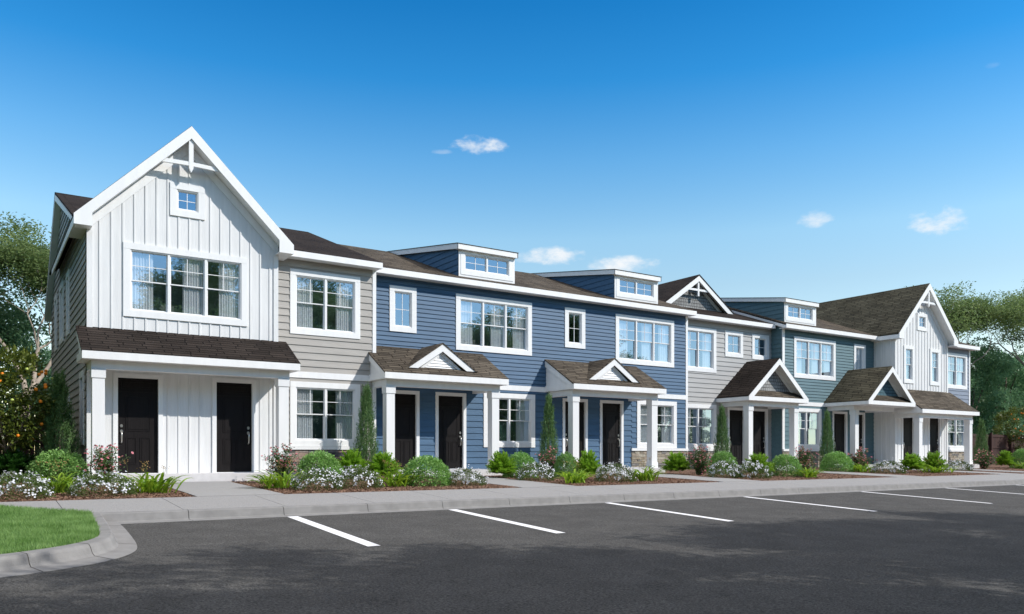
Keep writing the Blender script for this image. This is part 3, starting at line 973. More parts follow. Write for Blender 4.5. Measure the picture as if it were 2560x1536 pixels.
# grass blades
bl = []
while len(bl) < 52000:
    x = -.7 - abs(rng.normal(0, 1.6)); y = rng.uniform(-12.6, -6.3)
    if x > -6 and inside(x, y, poly): bl.append((x, y))
bl = np.array(bl); N = len(bl)
ang = rng.uniform(0, 2 * np.pi, N); h = rng.uniform(.035, .075, N); ln = rng.normal(0, .022, (N, 2))
z = np.array([lz(a, b) for a, b in bl]) - .004
w = rng.uniform(.0025, .0045, N)
A = np.stack([bl[:, 0] - np.cos(ang) * w, bl[:, 1] - np.sin(ang) * w, z], 1)
B = np.stack([bl[:, 0] + np.cos(ang) * w, bl[:, 1] + np.sin(ang) * w, z], 1)
T = np.stack([bl[:, 0] + ln[:, 0], bl[:, 1] + ln[:, 1], z + h], 1)
V = np.concatenate([A, B, T]); F = np.stack([np.arange(N), np.arange(N) + N, np.arange(N) + 2 * N], 1)
tag(link("grass", raw_mesh("grass", V, F, GRASSM)), "short green lawn grass on the kerbed island corner", "grass", kind='stuff')

# mulch bed sheet and chips
PATHS = [(1.33, 3.05, -1.36), (9.05, 10.75, -.66), (16.35, 18.05, -.66), (25.5, 27.2, -.21), (33.1, 34.7, -.75), (36.3, 37.9, -1.6)]
g = MB()
ysm = np.linspace(-5.9, 8, 12)
for a, b in zip(ysm, ysm[1:]):
    g.face([(-5, a, bed(a) - .012), (60, a, bed(a) - .012), (60, b, bed(b) - .012), (-5, b, bed(b) - .012)])
struct("mulch_bed", g, [MULCHB])
pts = []
while len(pts) < 70000:
    x = -3.2 + abs(rng.normal(0, 1)) * 14 if rng.random() < .6 else rng.uniform(-3, 44); y = rng.triangular(-5.92, -5.6, .5)
    if any(a - .03 < x < b + .03 for a, b, _ in PATHS) and y < -.7: continue
    pts.append((x, y))
pts = np.array(pts); N = len(pts)
ang = rng.uniform(0, 2 * np.pi, N); L = rng.uniform(.012, .042, N); wd = rng.uniform(.003, .009, N)
tilt = rng.normal(0, .25, N)
z = np.array([bed(b) for _, b in pts]) - .006 + rng.uniform(0, .016, N)
d = np.stack([np.cos(ang), np.sin(ang), tilt], 1); s_ = np.stack([-np.sin(ang), np.cos(ang), rng.normal(0, .3, N)], 1)
c = np.stack([pts[:, 0], pts[:, 1], z], 1)
V = np.concatenate([c - d * L[:, None] - s_ * wd[:, None], c + d * L[:, None] - s_ * wd[:, None], c + d * L[:, None] + s_ * wd[:, None], c - d * L[:, None] + s_ * wd[:, None]])
F = np.stack([np.arange(N) + N * i for i in range(4)], 1)
tag(link("mulch", raw_mesh("mulch", V, F, MULCHC)), "brown shredded bark mulch covering the planting beds", "mulch", kind='stuff')
for a, b, y1 in PATHS:
    g = MB()
    ym = [-5.89, -4.3, -2.9, y1 - .01] if y1 < -1 else [-5.89, -4.3, -2.7, y1 - .01]
    for y0, y2 in zip(ym, ym[1:]):
        g.roof([(a, y0 + .005, bed(y0) + .006), (b, y0 + .005, bed(y0) + .006), (b, y2 - .005, bed(y2) + .006), (a, y2 - .005, bed(y2) + .006)], .1)
    struct("path", g, [CONCP])

# ================================================================== HOUSE 1  white gable
h1 = house("nearest house, white board and batten with tall steep gable and dark grey side wall", (2.4, 0, 0))
holes = []
holes.append(window(h1, 'F', .82, 0, UPZ, 3.10, UPH, 3, 'dh'))
holes.append(window(h1, 'F', 1.93, 0, 6.74, .87, .87, 1, 'fixed'))
holes.append(door(h1, .59, 0, 'L')); holes.append(door(h1, 2.99, 0, 'R'))
w = MB()
X0, X1 = 0.0, 4.77
top = lambda u: 9.02 - .12 - abs(u - 2.385)
def limg(v):
    hw = 9.02 - .12 - v
    return (max(X0, 2.385 - hw), min(X1, 2.385 + hw))
lap_wall(w, FRONT(0), X0, X1, -.02, 6.4, 7, holes, 0)
lap_wall(w, FRONT(0), X0, X1, 6.4, 8.89, 3, holes, 0, limg)
battens(w, FRONT(0), [.025 + .2655 * k for k in range(1, 18)], -.02, top, holes)
corner_board(w, 0.0, .13, 0, -.02, 6.55); corner_board(w, 4.64, 4.77, 0, -.02, 6.55)
w.face([(4.77, 0, -.3), (4.77, .6, -.3), (4.77, .6, 6.6), (4.77, 0, 6.6)])
w.box(0, 4.77, -.03, .0, -.32, -.021)
part(h1, "front_wall", w, [WHITEB])
# side wall
sh = []
for ya, yb_, z0, hh, n in ((4.11, 5.06, UPZ, 1.88, 1), (5.96, 7.42, UPZ, 1.88, 2), (8.44, 9.40, UPZ, 1.88, 1), (.36, 1.30, LOZ, 1.88, 1), (4.15, 5.1, 1.35, .85, 1)):
    sh.append(window(h1, 'L', 0, yb_, z0, yb_ - ya, hh, n, 'dhn' if hh > 1 else 'fixed'))
w = MB()
RZ1, RY1 = 8.80, 6.8
s1 = (RZ1 - 6.35) / (RY1 - .15); s1b = (8.80 - 5.55) / (11.6 - 6.8)
def lims(v):
    lo = 0.012; hi = 10.9
    if v > 6.15: lo = max(lo, .15 + (v + .22 - 6.35) / s1)
    if v > 5.8: hi = min(hi, RY1 + (RZ1 - v - .25) / s1b)
    return (lo, max(lo, hi))
lap_wall(w, LEFT(0), .012, 10.9, -.3, 8.6, .2, sh, .024, lims)
w.box(-.026, .0, 10.82, 10.9, -.3, 5.7)
w.face([(0, 10.9, -.3), (8, 10.9, -.3), (8, 10.9, 5.9), (0, 10.9, 5.9)])
part(h1, "side_wall", w, [GREY1])
big_gable(h1, X0, X1, 0, ROOFD)
eave(h1, -.21, 4.9, .15, 6.35, .3, ROOFD, RY1, RZ1, 10.9, 5.57, right=False, wallX=0.0)
shed_porch(h1, -.22, 4.98, -1.26, 2.95, 0, 3.67, [0.0, 4.46], -1.0, ROOFD, (-.05, 4.85, -1.34), beamx=(0.0, 4.77))

# ================================================================== HOUSE 2  warm grey
h2 = house("narrow warm grey house with dark stone base, right of the nearest white gable", (6.4, .55, 0))
Y2 = .55
holes = [window(h2, 'F', 5.29, Y2, UPZ, 2.16, UPH, 2, 'dh'), window(h2, 'F', 5.29, Y2, LOZ, 2.16, LOH, 2, 'dh')]
w = MB()
lap_wall(w, FRONT(Y2), 4.78, 7.96, .73, 2.75, .205, holes); lap_wall(w, FRONT(Y2), 4.78, 7.96, 2.87, 6.2, .205, holes)
w.face([(7.96, Y2, -.3), (7.96, 1.1, -.3), (7.96, 1.1, 6.2), (7.96, Y2, 6.2)])
part(h2, "front_wall", w, [GREY1])
def board(h, name, *b):
    w = MB(); w.box(*b); part(h, name, w, [WHITE])


board(h2, "band_board", 4.78, 7.86, Y2 - .04, Y2, 2.73, 2.91); board(h2, "stone_cap", 4.78, 7.97, Y2 - .07, Y2, .635, .735)
board(h2, "corner_board", 7.86, 7.975, Y2 - .035, Y2, .735, 6.16)
w = MB(); stone_wall(w, FRONT(Y2), 4.78, 7.97, -.3, .635, 5); part(h2, "stone_base", w, STONED + [STONEG])
eave(h2, 4.92, 8.03, .15, 6.35, .3, ROOFD, RY1, RZ1, 10.9, 5.57, left=False)
w = MB(); w.box(4.9, 8.0, .31, Y2 - .001, 6.155, 6.17); part(h2, "soffit", w, [WHITE])

# ================================================================== HOUSE 3  blue
h3 = house("long blue lap-sided house with two low porches and two shed dormers", (15, 1.05, 0))
Y3 = 1.05
holes = []
for x in (11.08, 18.10): holes.append(window(h3, 'F', x, Y3, UPZ, 3.10, UPH, 3, 'dh'))
for x in (8.66, 15.66): holes.append(window(h3, 'F', x, Y3, 4.42, .95, 1.46, 1, 'fixed'))
for x in (12.17, 19.20): holes.append(window(h3, 'F', x, Y3, LOZ, 2.15, LOH, 2, 'dh'))
for x, s in ((8.55, 'L'), (10.31, 'R'), (15.56, 'L'), (17.33, 'R')): holes.append(door(h3, x, Y3, s))
w = MB()
lap_wall(w, FRONT(Y3), 7.97, 21.98, 2.87, 6.25, .14, holes)
lap_wall(w, FRONT(Y3), 7.97, 18.93, -.22, 2.75, .205, holes); lap_wall(w, FRONT(Y3), 18.93, 21.98, .73 - .0, 2.75, .205, holes)
w.face([(21.98, Y3, -.3), (21.98, 1.7, -.3), (21.98, 1.7, 6.2), (21.98, Y3, 6.2)])
part(h3, "front_wall", w, [BLUE])
for a, b in ((12.0, 14.85), (19.0, 21.87)): board(h3, "band_board", a, b, Y3 - .04, Y3, 2.73, 2.91)
board(h3, "stone_cap", 18.90, 21.98, Y3 - .08, Y3, .635, .735)
board(h3, "corner_board", 21.87, 21.99, Y3 - .035, Y3, .735, 6.16); board(h3, "corner_board", 7.985, 8.10, Y3 - .035, Y3, -.1, 2.55)
w = MB(); stone_wall(w, FRONT(Y3), 18.91, 21.985, -.3, .635, 6); part(h3, "stone_base", w, STONES + [STONEG])
SL = .36
eave(h3, 8.04, 22.12, .65, 6.34, Y3, ROOFM, 6.4, 6.34 + SL * 5.75, 10.9, 6.0, left=False)
for x in (11.13, 18.03): dormer(h3, x, x + 2.45, 1.0, ROOFM, BLUE, 6.34, SL, .65)
shed_porch(h3, 7.74, 12.10, -.65, 2.95, Y3, 3.93, [7.89, 11.61], -.38, ROOFM, (7.98, 12.0, -.68), (9.83, -.36, 1.24, 3.96), (7.9, 11.93))
shed_porch(h3, 14.77, 19.14, -.65, 2.95, Y3, 3.93, [14.92, 18.64], -.38, ROOFM, (14.8, 19.05, -.68), (16.86, -.36, 1.24, 3.96), (14.93, 18.96))

# ================================================================== HOUSE 4  light grey
h4 = house("light grey house with two small square windows and a steep dark entrance gable", (25, 1.6, 0))
Y4 = 1.6
holes = [window(h4, 'F', 22.13, Y4, UPZ, 2.15, UPH, 2, 'dh'), window(h4, 'F', 22.13, Y4, LOZ, 2.15, LOH, 2, 'dh')]
for x in (24.84, 26.60): holes.append(window(h4, 'F', x, Y4, 4.76, 1.15, 1.13, 1, 'fixed'))
for x, s in ((25.0, 'L'), (26.5, 'R')): holes.append(door(h4, x, Y4, s))
w = MB()
lap_wall(w, FRONT(Y4), 21.99, 27.96, 2.0 - 1.27, 6.25, .2, holes); lap_wall(w, FRONT(Y4), 24.4, 27.96, -.3, .73, .2, holes)
part(h4, "front_wall", w, [GREY2])
board(h4, "stone_cap", 21.99, 24.42, Y4 - .08, Y4, .635, .735)
w = MB(); stone_wall(w, FRONT(Y4), 21.99, 24.42, -.3, .635, 8); part(h4, "stone_base", w, STONES + [STONEG])
eave(h4, 22.16, 27.74, 1.2, 6.37, Y4, ROOFD, 6.8, 6.37 + SL * 5.6, 10.9, 6.0, left=False, right=False)
# roof gable with shakes
w = MB(); cx, za, hf, kf, yf, ys_ = 24.5, 8.49, 2.26, .67, 2.75, 3.1
zt = za - hf * kf
w.roof([(cx - hf, yf - .02, zt), (cx, yf - .02, za + .012), (cx, 7.0, za + .012), (cx - hf, 7.0, zt)], .04)
w.roof([(cx + hf, yf - .02, zt - .001), (cx + hf, 7.0, zt - .001), (cx, 7.0, za + .011), (cx, yf - .02, za + .011)], .04)
gr = part(h4, "roof_gable", w, [ROOFD])
w = MB(); v = .27
w.prism([(cx - hf, zt - .04), (cx - hf + v / kf, zt - .04), (cx, za - v - .02), (cx + hf - v / kf, zt - .04), (cx + hf, zt - .04), (cx, za - .02)], FRONT(yf), -.03, 0)
for s in (-1, 1):
    w.prism([(cx + s * (hf - .1), zt + .1 * kf - .05), (cx, za - .05), (cx, za - .08), (cx + s * (hf - .1), zt + .1 * kf - .08)], FRONT(0), -ys_ + .002, -yf - .031)
    w.prism([(cx + s * (hf - .45), zt + .02 + .05), (cx, za - .12), (cx, za - .30), (cx + s * (hf - .7), zt + .07)], FRONT(ys_), .003, .03)
w.box(cx - .045, cx + .045, yf + .04, yf + .11, za - .95, za - .28); w.box(cx - .62, cx + .62, yf + .045, yf + .10, za - .72, za - .63)
part(h4, "gable_trim", w, [WHITE], gr)
w = MB(); w.uvface([(cx - hf + .1, ys_, zt - .1), (cx + hf - .1, ys_, zt - .1), (cx, ys_, za - .08)]); part(h4, "shake_gable", w, [SHAKEG], gr)
gable_porch(h4, 26.24, 1.96, -.2, 2.945, 4.60, Y4, [24.56, 27.55], .07, ROOFD, ROOFM, SHAKEG, .25, (24.5, 27.94, -.25), (24.57, 27.87))

# ================================================================== HOUSE 5  teal
h5 = house("teal house with one shed dormer between the light grey house and far gable", (31.5, 1.0, 0))
Y5 = 1.0
holes = [window(h5, 'F', 28.74, Y5, UPZ, 3.10, UPH, 3, 'dh'), window(h5, 'F', 33.32, Y5, 4.42, .95, 1.46, 1, 'sheer'), window(h5, 'F', 28.6, Y5, LOZ, 2.15, LOH, 2, 'dh')]
for x, s in ((31.61, 'L'), (33.06, 'R')): holes.append(door(h5, x, Y5, s))
w = MB()
lap_wall(w, FRONT(Y5), 27.95, 35.0, 2.87, 6.25, .14, holes)
lap_wall(w, FRONT(Y5), 30.95, 35.0, -.22, 2.75, .205, holes); lap_wall(w, FRONT(Y5), 27.95, 30.95, .73, 2.75, .205, holes)
lap_wall(w, LEFT(27.95), Y5, Y4, -.3, 6.25, .2)
part(h5, "front_wall", w, [TEAL])
board(h5, "band_board", 28.1, 31.0, Y5 - .04, Y5, 2.73, 2.91); board(h5, "stone_cap", 27.94, 30.97, Y5 - .08, Y5, .635, .735)
board(h5, "corner_board", 27.925, 28.08, Y5 - .035, Y5, .735, 6.16)
w = MB(); stone_wall(w, FRONT(Y5), 27.95, 30.96, -.3, .635, 9); part(h5, "stone_base", w, STONES + [STONEG])
eave(h5, 27.72, 36.4, .6, 6.34, Y5, ROOFM, 6.4, 6.34 + SL * 5.8, 10.9, 6.0, right=False, wallX=27.93)
dormer(h5, 28.12, 30.6, .97, ROOFM, TEAL, 6.34, SL, .6)
gable_porch(h5, 32.86, 1.89, -1.3, 2.95, 4.56, Y5, [31.28], -.42, ROOFO, ROOFM, SHAKET, -.85, (31.2, 34.98, -.78), (31.2, 34.45))

# ================================================================== HOUSE 6  far white gable
h6 = house("far white board and batten house with a steep gable and two tall narrow windows", (37.4, -.1, 0))
Y6 = -.1; X0, X1 = 35.0, 39.85; cx6 = 37.425
holes = [window(h6, 'F', 35.77, Y6, UPZ + .02, .92, UPH - .02, 1, 'dh'), window(h6, 'F', 38.14, Y6, UPZ + .02, .92, UPH - .02, 1, 'dh'),
         window(h6, 'F', cx6 - .46, Y6, 6.72, .90, .87, 1, 'fixed')]
for x, s in ((35.59, 'L'), (37.99, 'R')): holes.append(door(h6, x, Y6, s))
w = MB()
def limh(v):
    hw = 9.05 - .12 - v
    return (max(X0, cx6 - hw), min(X1, cx6 + hw))
lap_wall(w, FRONT(Y6), X0, X1, -.02, 6.4, 7, holes, 0)
lap_wall(w, FRONT(Y6), X0, X1, 6.4, 8.9, 3, holes, 0, limh)
battens(w, FRONT(Y6), [X0 + .03 + .2655 * k for k in range(1, 18)], -.02, lambda u: 9.05 - .12 - abs(u - cx6), holes)
corner_board(w, X0, X0 + .13, Y6, -.02, 6.6); corner_board(w, X1 - .13, X1, Y6, -.02, 6.6)
w.face([(35.0, Y6, -.3), (35.0, 1.05, -.3), (35.0, 1.05, 6.5), (35.0, Y6, 6.5)])
battens(w, LEFT(35.0), [.1, .35, .6, .85], -.3, lambda u: 6.2, [])
w.box(X0, X1, Y6 - .03, Y6, -.32, -.021)
part(h6, "front_wall", w, [WHITEB])
big_gable(h6, X0, X1, Y6, ROOFO, 9.05, 12.0)
shed_porch(h6, 34.82, 40.08, -1.6, 2.66, Y6, 3.72, [34.98, 39.6], -1.34, ROOFM, (34.95, 39.95, -1.66), None, (34.99, 39.92))

# ================================================================== HOUSE 7  slate blue end
h7 = house("slate blue end house with stone base at the far end of the row", (41.3, .25, 0))
Y7 = .25
holes = [window(h7, 'F', 40.3, Y7, UPZ, 2.15, UPH, 2, 'dh'), window(h7, 'F', 40.3, Y7, LOZ, 2.15, LOH, 2, 'dh')]
w = MB()
lap_wall(w, FRONT(Y7), 39.86, 42.76, .73, 2.75, .205, holes); lap_wall(w, FRONT(Y7), 39.86, 42.76, 2.87, 6.25, .205, holes)
lap_wall(w, RIGHT(42.76), Y7, 10.9, -.3, 6.25, .205)
w.face([(8, 10.9, -.3), (42.76, 10.9, -.3), (42.76, 10.9, 5.9), (8, 10.9, 5.9)])
part(h7, "front_wall", w, [SLATE])
board(h7, "band_board", 39.86, 42.66, Y7 - .04, Y7, 2.73, 2.91); board(h7, "stone_cap", 39.86, 42.85, Y7 - .09, Y7, .635, .745)
board(h7, "corner_board", 42.66, 42.78, Y7 - .035, Y7, .745, 6.2)
w = MB(); stone_wall(w, FRONT(Y7), 39.86, 42.8, -.3, .635, 10); part(h7, "stone_base", w, STONES + [STONEG])
eave(h7, 39.95, 43.05, -.17, 6.34, Y7, ROOFM, 5.4, 6.34 + SL * 5.57, 10.9, 6.0, left=False)

# ================================================================== fences
def fence(x0, x1, y, label):
    root = link("wooden_fence", None, None, (x0, y, -.1)); tag(root, label, "fence", "brown board fences")
    m = MB(); n = int((x1 - x0) / .145)
    for i in range(n):
        a = i * .145
        m.box(a, a + .138, 0, .02, .05, 1.78 + .006 * math.sin(i * 7.3))
    m.box(0, x1 - x0, -.035, -.001, 1.62, 1.74); m.box(0, x1 - x0, -.035, -.001, .95, 1.05); m.box(0, x1 - x0, -.035, -.001, .2, .3)
    link("fence_boards", m.mesh("fence_boards", FENCE), root)
    k = 0
    while k * 2.4 < x1 - x0:
        m = MB(); a = k * 2.4; m.box(a, a + .11, -.15, -.036, 0, 1.86); m.box(a - .015, a + .125, -.165, -.02, 1.86, 1.885)
        link("post", m.mesh("post", FENCE), root); k += 1


fence(-9, -.05, 7.2, "dark brown board fence behind the orange tree left of the row")
fence(42.9, 62, 1.6, "dark brown board fence behind the orange tree right of the row")

# ================================================================== vegetation


def leaf_quads(P, D, U, L, W):
    """rhombus leaves: base P, direction D, side U"""
    D = D / np.linalg.norm(D, axis=1, keepdims=True)
    S = np.cross(D, U); S /= (np.linalg.norm(S, axis=1, keepdims=True) + 1e-9)
    L = L[:, None]; W = W[:, None]
    a = P; b = P + D * L * .5 + S * W * .5; c_ = P + D * L; d_ = P + D * L * .5 - S * W * .5
    N = len(P)
    V = np.concatenate([a, b, c_, d_]); F = np.stack([np.arange(N) + i * N for i in range(4)], 1)
    return V, F


def merge(parts):
    Vs, Fs, o = [], [], 0
    for V, F in parts:
        Vs.append(V); Fs.append(F + o); o += len(V)
    return np.concatenate(Vs), np.concatenate(Fs)


def rdir(n):
    v = rng.normal(0, 1, (n, 3)); return v / np.linalg.norm(v, axis=1, keepdims=True)


def dome_pts(n, rx, h, bumps=.12, lo=0.0):
    """points and outward normals near the surface of a mound"""
    th = rng.uniform(0, 2 * np.pi, n); cz = rng.uniform(lo, 1, n)
    sz = np.sqrt(np.clip(1 - cz ** 2, 0, 1))
    nrm = np.stack([np.cos(th) * sz, np.sin(th) * sz, cz], 1)
    f = 1 + bumps * (np.sin(th * 5 + cz * 7) * .5 + np.sin(th * 9 - cz * 11) * .5) - rng.uniform(0, .22, n)
    P = nrm * f[:, None] * np.array([rx, rx, h])
    return P, nrm


def plant_proto(kind, var):
    root = bpy.data.objects.new(kind, None)
    parts = []
    if kind == 'boxwood':
        P, n = dome_pts(5200, .5, .6, .06, -.12); P[:, 2] = np.maximum(P[:, 2] + .06, .0)
        V, F = leaf_quads(P, n + rdir(5200) * .9, rdir(5200), rng.uniform(.035, .06, 5200), rng.uniform(.024, .036, 5200))
        parts.append(("foliage", raw_mesh("boxwood_foliage", V, F, LEAF_BOX)))
    elif kind in ('bright_shrub', 'spreading_shrub'):
        seg = []
        ns = 150
        for i in range(ns):
            th = rng.uniform(0, 6.28); el = rng.uniform(.15, 1.45); ln = rng.uniform(.75, 1.05)
            tip = np.array([math.cos(th) * math.cos(el) * .56, math.sin(th) * math.cos(el) * .56, math.sin(el) * .66 + .03]) * ln
            m = 26
            t = np.linspace(.35, 1, m)
            P = tip[None] * t[:, None]; P[:, 2] += .08 * np.sin(t * 3.14) 
            d = tip / np.linalg.norm(tip)
            side = np.cross(d, [0, 0, 1]); side = side / (np.linalg.norm(side) + 1e-6)
            sg = np.where(np.arange(m) % 2 == 0, 1, -1)[:, None]
            for rep in range(2):
                D = d[None] * .8 + side[None] * sg * .8 + rng.normal(0, .25, (m, 3)) + np.array([0, 0, -.1 if rep else .25])
                L = .10 * (1.25 - t) + .03
                seg.append(leaf_quads(P + rng.normal(0, .008, (m, 3)), D, rdir(m) * .4 + np.array([0, 0, 1.]), L, L * .38))
        V, F = merge(seg)
        parts.append(("foliage", raw_mesh("shrub_foliage", V, F, LEAF_FERN if kind == 'bright_shrub' else LEAF_JUN)))
    elif kind == 'white_flower_clump':
        n = 3600
        P, nn = dome_pts(n, .46, .34, .1, -.15); P[:, 2] = np.maximum(P[:, 2] + .04, .0)
        V, F = leaf_quads(P, nn * .8 + rdir(n) * .6 + [0, 0, .35], rdir(n), rng.uniform(.03, .055, n), rng.uniform(.008, .014, n))
        parts.append(("foliage", raw_mesh("phlox_foliage", V, F, LEAF_PHLOX)))
        seg = []
        cl, cn = dome_pts(110, .49, .38, .08, .05)
        for p, q in zip(cl, cn):
            for _ in range(rng.integers(3, 7)):
                c_ = p * 1.04 + rng.normal(0, .022, 3) + np.array([0, 0, .045]); nd = q + rng.normal(0, .35, 3); nd /= np.linalg.norm(nd)
                a = np.cross(nd, [0.3, .2, .9]); a /= np.linalg.norm(a); b = np.cross(nd, a)
                ang = np.arange(5) * 2 * math.pi / 5 + rng.uniform(0, 6)
                D = np.cos(ang)[:, None] * a + np.sin(ang)[:, None] * b + nd * .25
                seg.append(leaf_quads(np.repeat(c_[None], 5, 0), D, np.repeat(nd[None], 5, 0), np.full(5, .018), np.full(5, .015)))
        V, F = merge(seg)
        parts.append(("blossoms", raw_mesh("phlox_blossoms", V, F, PHLOXF)))
    elif kind == 'lily_clump':
        m = MB()
        for i in range(78):
            cx_, cy_ = rng.normal(0, .17), rng.normal(0, .10)
            th = rng.uniform(0, 6.28) if abs(cx_) < .1 else math.atan2(cy_, cx_) + rng.normal(0, .7)
            L = rng.uniform(.32, .56); w_ = rng.uniform(.016, .026); el = rng.uniform(.75, 1.35)
            p = np.array([cx_, cy_, 0.0]); side = np.array([-math.sin(th), math.cos(th), 0])
            prev = None; N_ = 7
            for q in range(N_ + 1):
                t = q / N_; ww = w_ * (.55 + 1.2 * t) * (1 - t ** 3.0) + .0008
                cur = (p - side * ww, p + side * ww, p - np.array([0, 0, ww * .5]))
                if prev:
                    m.face([prev[0], prev[2], cur[2], cur[0]]); m.face([prev[2], prev[1], cur[1], cur[2]])
                prev = cur
                e = el - t * t * 1.75
                p = p + np.array([math.cos(th) * math.cos(e), math.sin(th) * math.cos(e), math.sin(e)]) * L / N_
        parts.append(("leaves", m.mesh("lily_leaves", LEAF_LILY)))
        m = MB()
        for i in range(9):
            x, y = rng.normal(0, .16), rng.normal(0, .10); hh = rng.uniform(.42, .56); dx, dy = rng.normal(0, .05, 2)
            m.tube([(x, y, 0), (x + dx * .5, y + dy * .5, hh * .6), (x + dx, y + dy, hh)], [.003, .0025, .002], 4, 1)
            for k in range(7):
                q = rng.normal(0, .028, 3); c_ = Vector((x + dx + q[0], y + dy + q[1], hh + q[2] * .7)); d = Vector(rng.normal(0, 1, 3)).normalized() * .022
                s2 = d.orthogonal().normalized() * .008
                m.face([c_, c_ + d * .5 + s2, c_ + d, c_ + d * .5 - s2], 0); s3 = d.cross(s2).normalized() * .008
                m.face([c_, c_ + d * .5 + s3, c_ + d, c_ + d * .5 - s3], 0)
        parts.append(("seed_heads", m.mesh("lily_seed_heads", [TANF, STEMM])))
    elif kind == 'rose_bush':
        m = MB(); seg = []; fl = []
        for i in range(46):
            th = rng.uniform(0, 6.28); sp = rng.uniform(.05, .46); hh = rng.uniform(.3, .86) * (1.05 - sp * .5)
            p0 = np.array([rng.normal(0, .05), rng.normal(0, .05), 0]); p3 = np.array([math.cos(th) * sp, math.sin(th) * sp, hh])
            p1 = p0 + np.array([0, 0, hh * .4]) + (p3 - p0) * .25
            t = np.linspace(0, 1, 7)[:, None]
            C3 = (1 - t) ** 2 * p0 + 2 * t * (1 - t) * p1 + t ** 2 * p3
            m.tube([tuple(q) for q in C3], [.006, .005, .005, .004, .004, .003, .002], 4)
            k = 85
            tt = rng.uniform(.12, 1, k); base = np.array([np.interp(tt, t[:, 0], C3[:, j]) for j in range(3)]).T
            D = rdir(k); base = base + D * rng.uniform(.0, .06, (k, 1))
            seg.append(leaf_quads(base, D + [0, 0, .2], rdir(k), rng.uniform(.03, .05, k), rng.uniform(.018, .028, k)))
            nf = 4 if rng.random() < .8 else 2
            for _ in range(nf):
                c_ = p3 + rng.normal(0, .035, 3) + np.array([0, 0, .015]) if _ == 0 else base[rng.integers(k)] + D[rng.integers(k)] * .03
                nd = np.array([rng.normal(0, .5), rng.normal(0, .5), 1.]); nd /= np.linalg.norm(nd)
                a = np.cross(nd, [.9, .2, .1]); a /= np.linalg.norm(a); b = np.cross(nd, a)
                for ringn, up, ll in ((6, .35, .034), (5, 1.1, .027)):
                    ang = np.arange(ringn) * 2 * math.pi / ringn + rng.uniform(0, 6)
                    DD = np.cos(ang)[:, None] * a + np.sin(ang)[:, None] * b + nd * up
                    fl.append(leaf_quads(np.repeat(c_[None], ringn, 0), DD, np.repeat(nd[None], ringn, 0), np.full(ringn, ll), np.full(ringn, ll * 1.1)))
        V, F = merge(seg); parts.append(("foliage", raw_mesh("rose_foliage", V, F, LEAF_ROSE)))
        parts.append(("stems", m.mesh("rose_stems", STEMM)))
        V, F = merge(fl); parts.append(("blossoms", raw_mesh("rose_blossoms", V, F, PINKF)))
    elif kind == 'columnar_evergreen':
        seg = []
        for i in range(640):
            hh = rng.uniform(.0, 1) ** 1.1; th = rng.uniform(0, 6.28)
            rad = .50 * (1 - hh) ** .8 * (.62 + .38 * min(1, hh * 5 + .2)) * rng.uniform(.45, 1.15) + .012
            base = np.array([math.cos(th) * rad * .7, math.sin(th) * rad * .7, hh * 2.35])
            d = np.array([math.cos(th) * .17, math.sin(th) * .17, 1.0]) + rng.normal(0, .06, 3)
            m_ = 30; L = rng.uniform(.22, .40)
            t = np.linspace(0, 1, m_)[:, None]
            P = base + d * t * L + rng.normal(0, .007, (m_, 3))
            D = d[None] * .9 + rdir(m_) * .65
            seg.append(leaf_quads(P, D, rdir(m_), rng.uniform(.04, .07, m_), rng.uniform(.008, .015, m_)))
        V, F = merge(seg); V[:, 2] = np.maximum(V[:, 2], 0.0)
        parts.append(("foliage", raw_mesh("evergreen_foliage", V, F, LEAF_CYP)))
        m = MB(); m.tube([(0, 0, -.05), (0, 0, 1.0), (0, 0, 2.2)], [.03, .022, .006], 6)
        parts.append(("stem", m.mesh("evergreen_stem", BARKD)))
    return parts


PROTO = {}


def place(kind, x, y, wscale, hscale, label, cat, group, z=None):
    var = random.choice((0, 1))
    key = (kind, var)
    if key not in PROTO: PROTO[key] = plant_proto(kind, var)
    zz = bed(y) - .01 if z is None else z
    root = link(kind, None, None, (x, y, zz), random.uniform(0, 6.28), (wscale, wscale, hscale))
    tag(root, label, cat, group)
    for nm, me in PROTO[key]:
        link(nm, me, root)
    return root


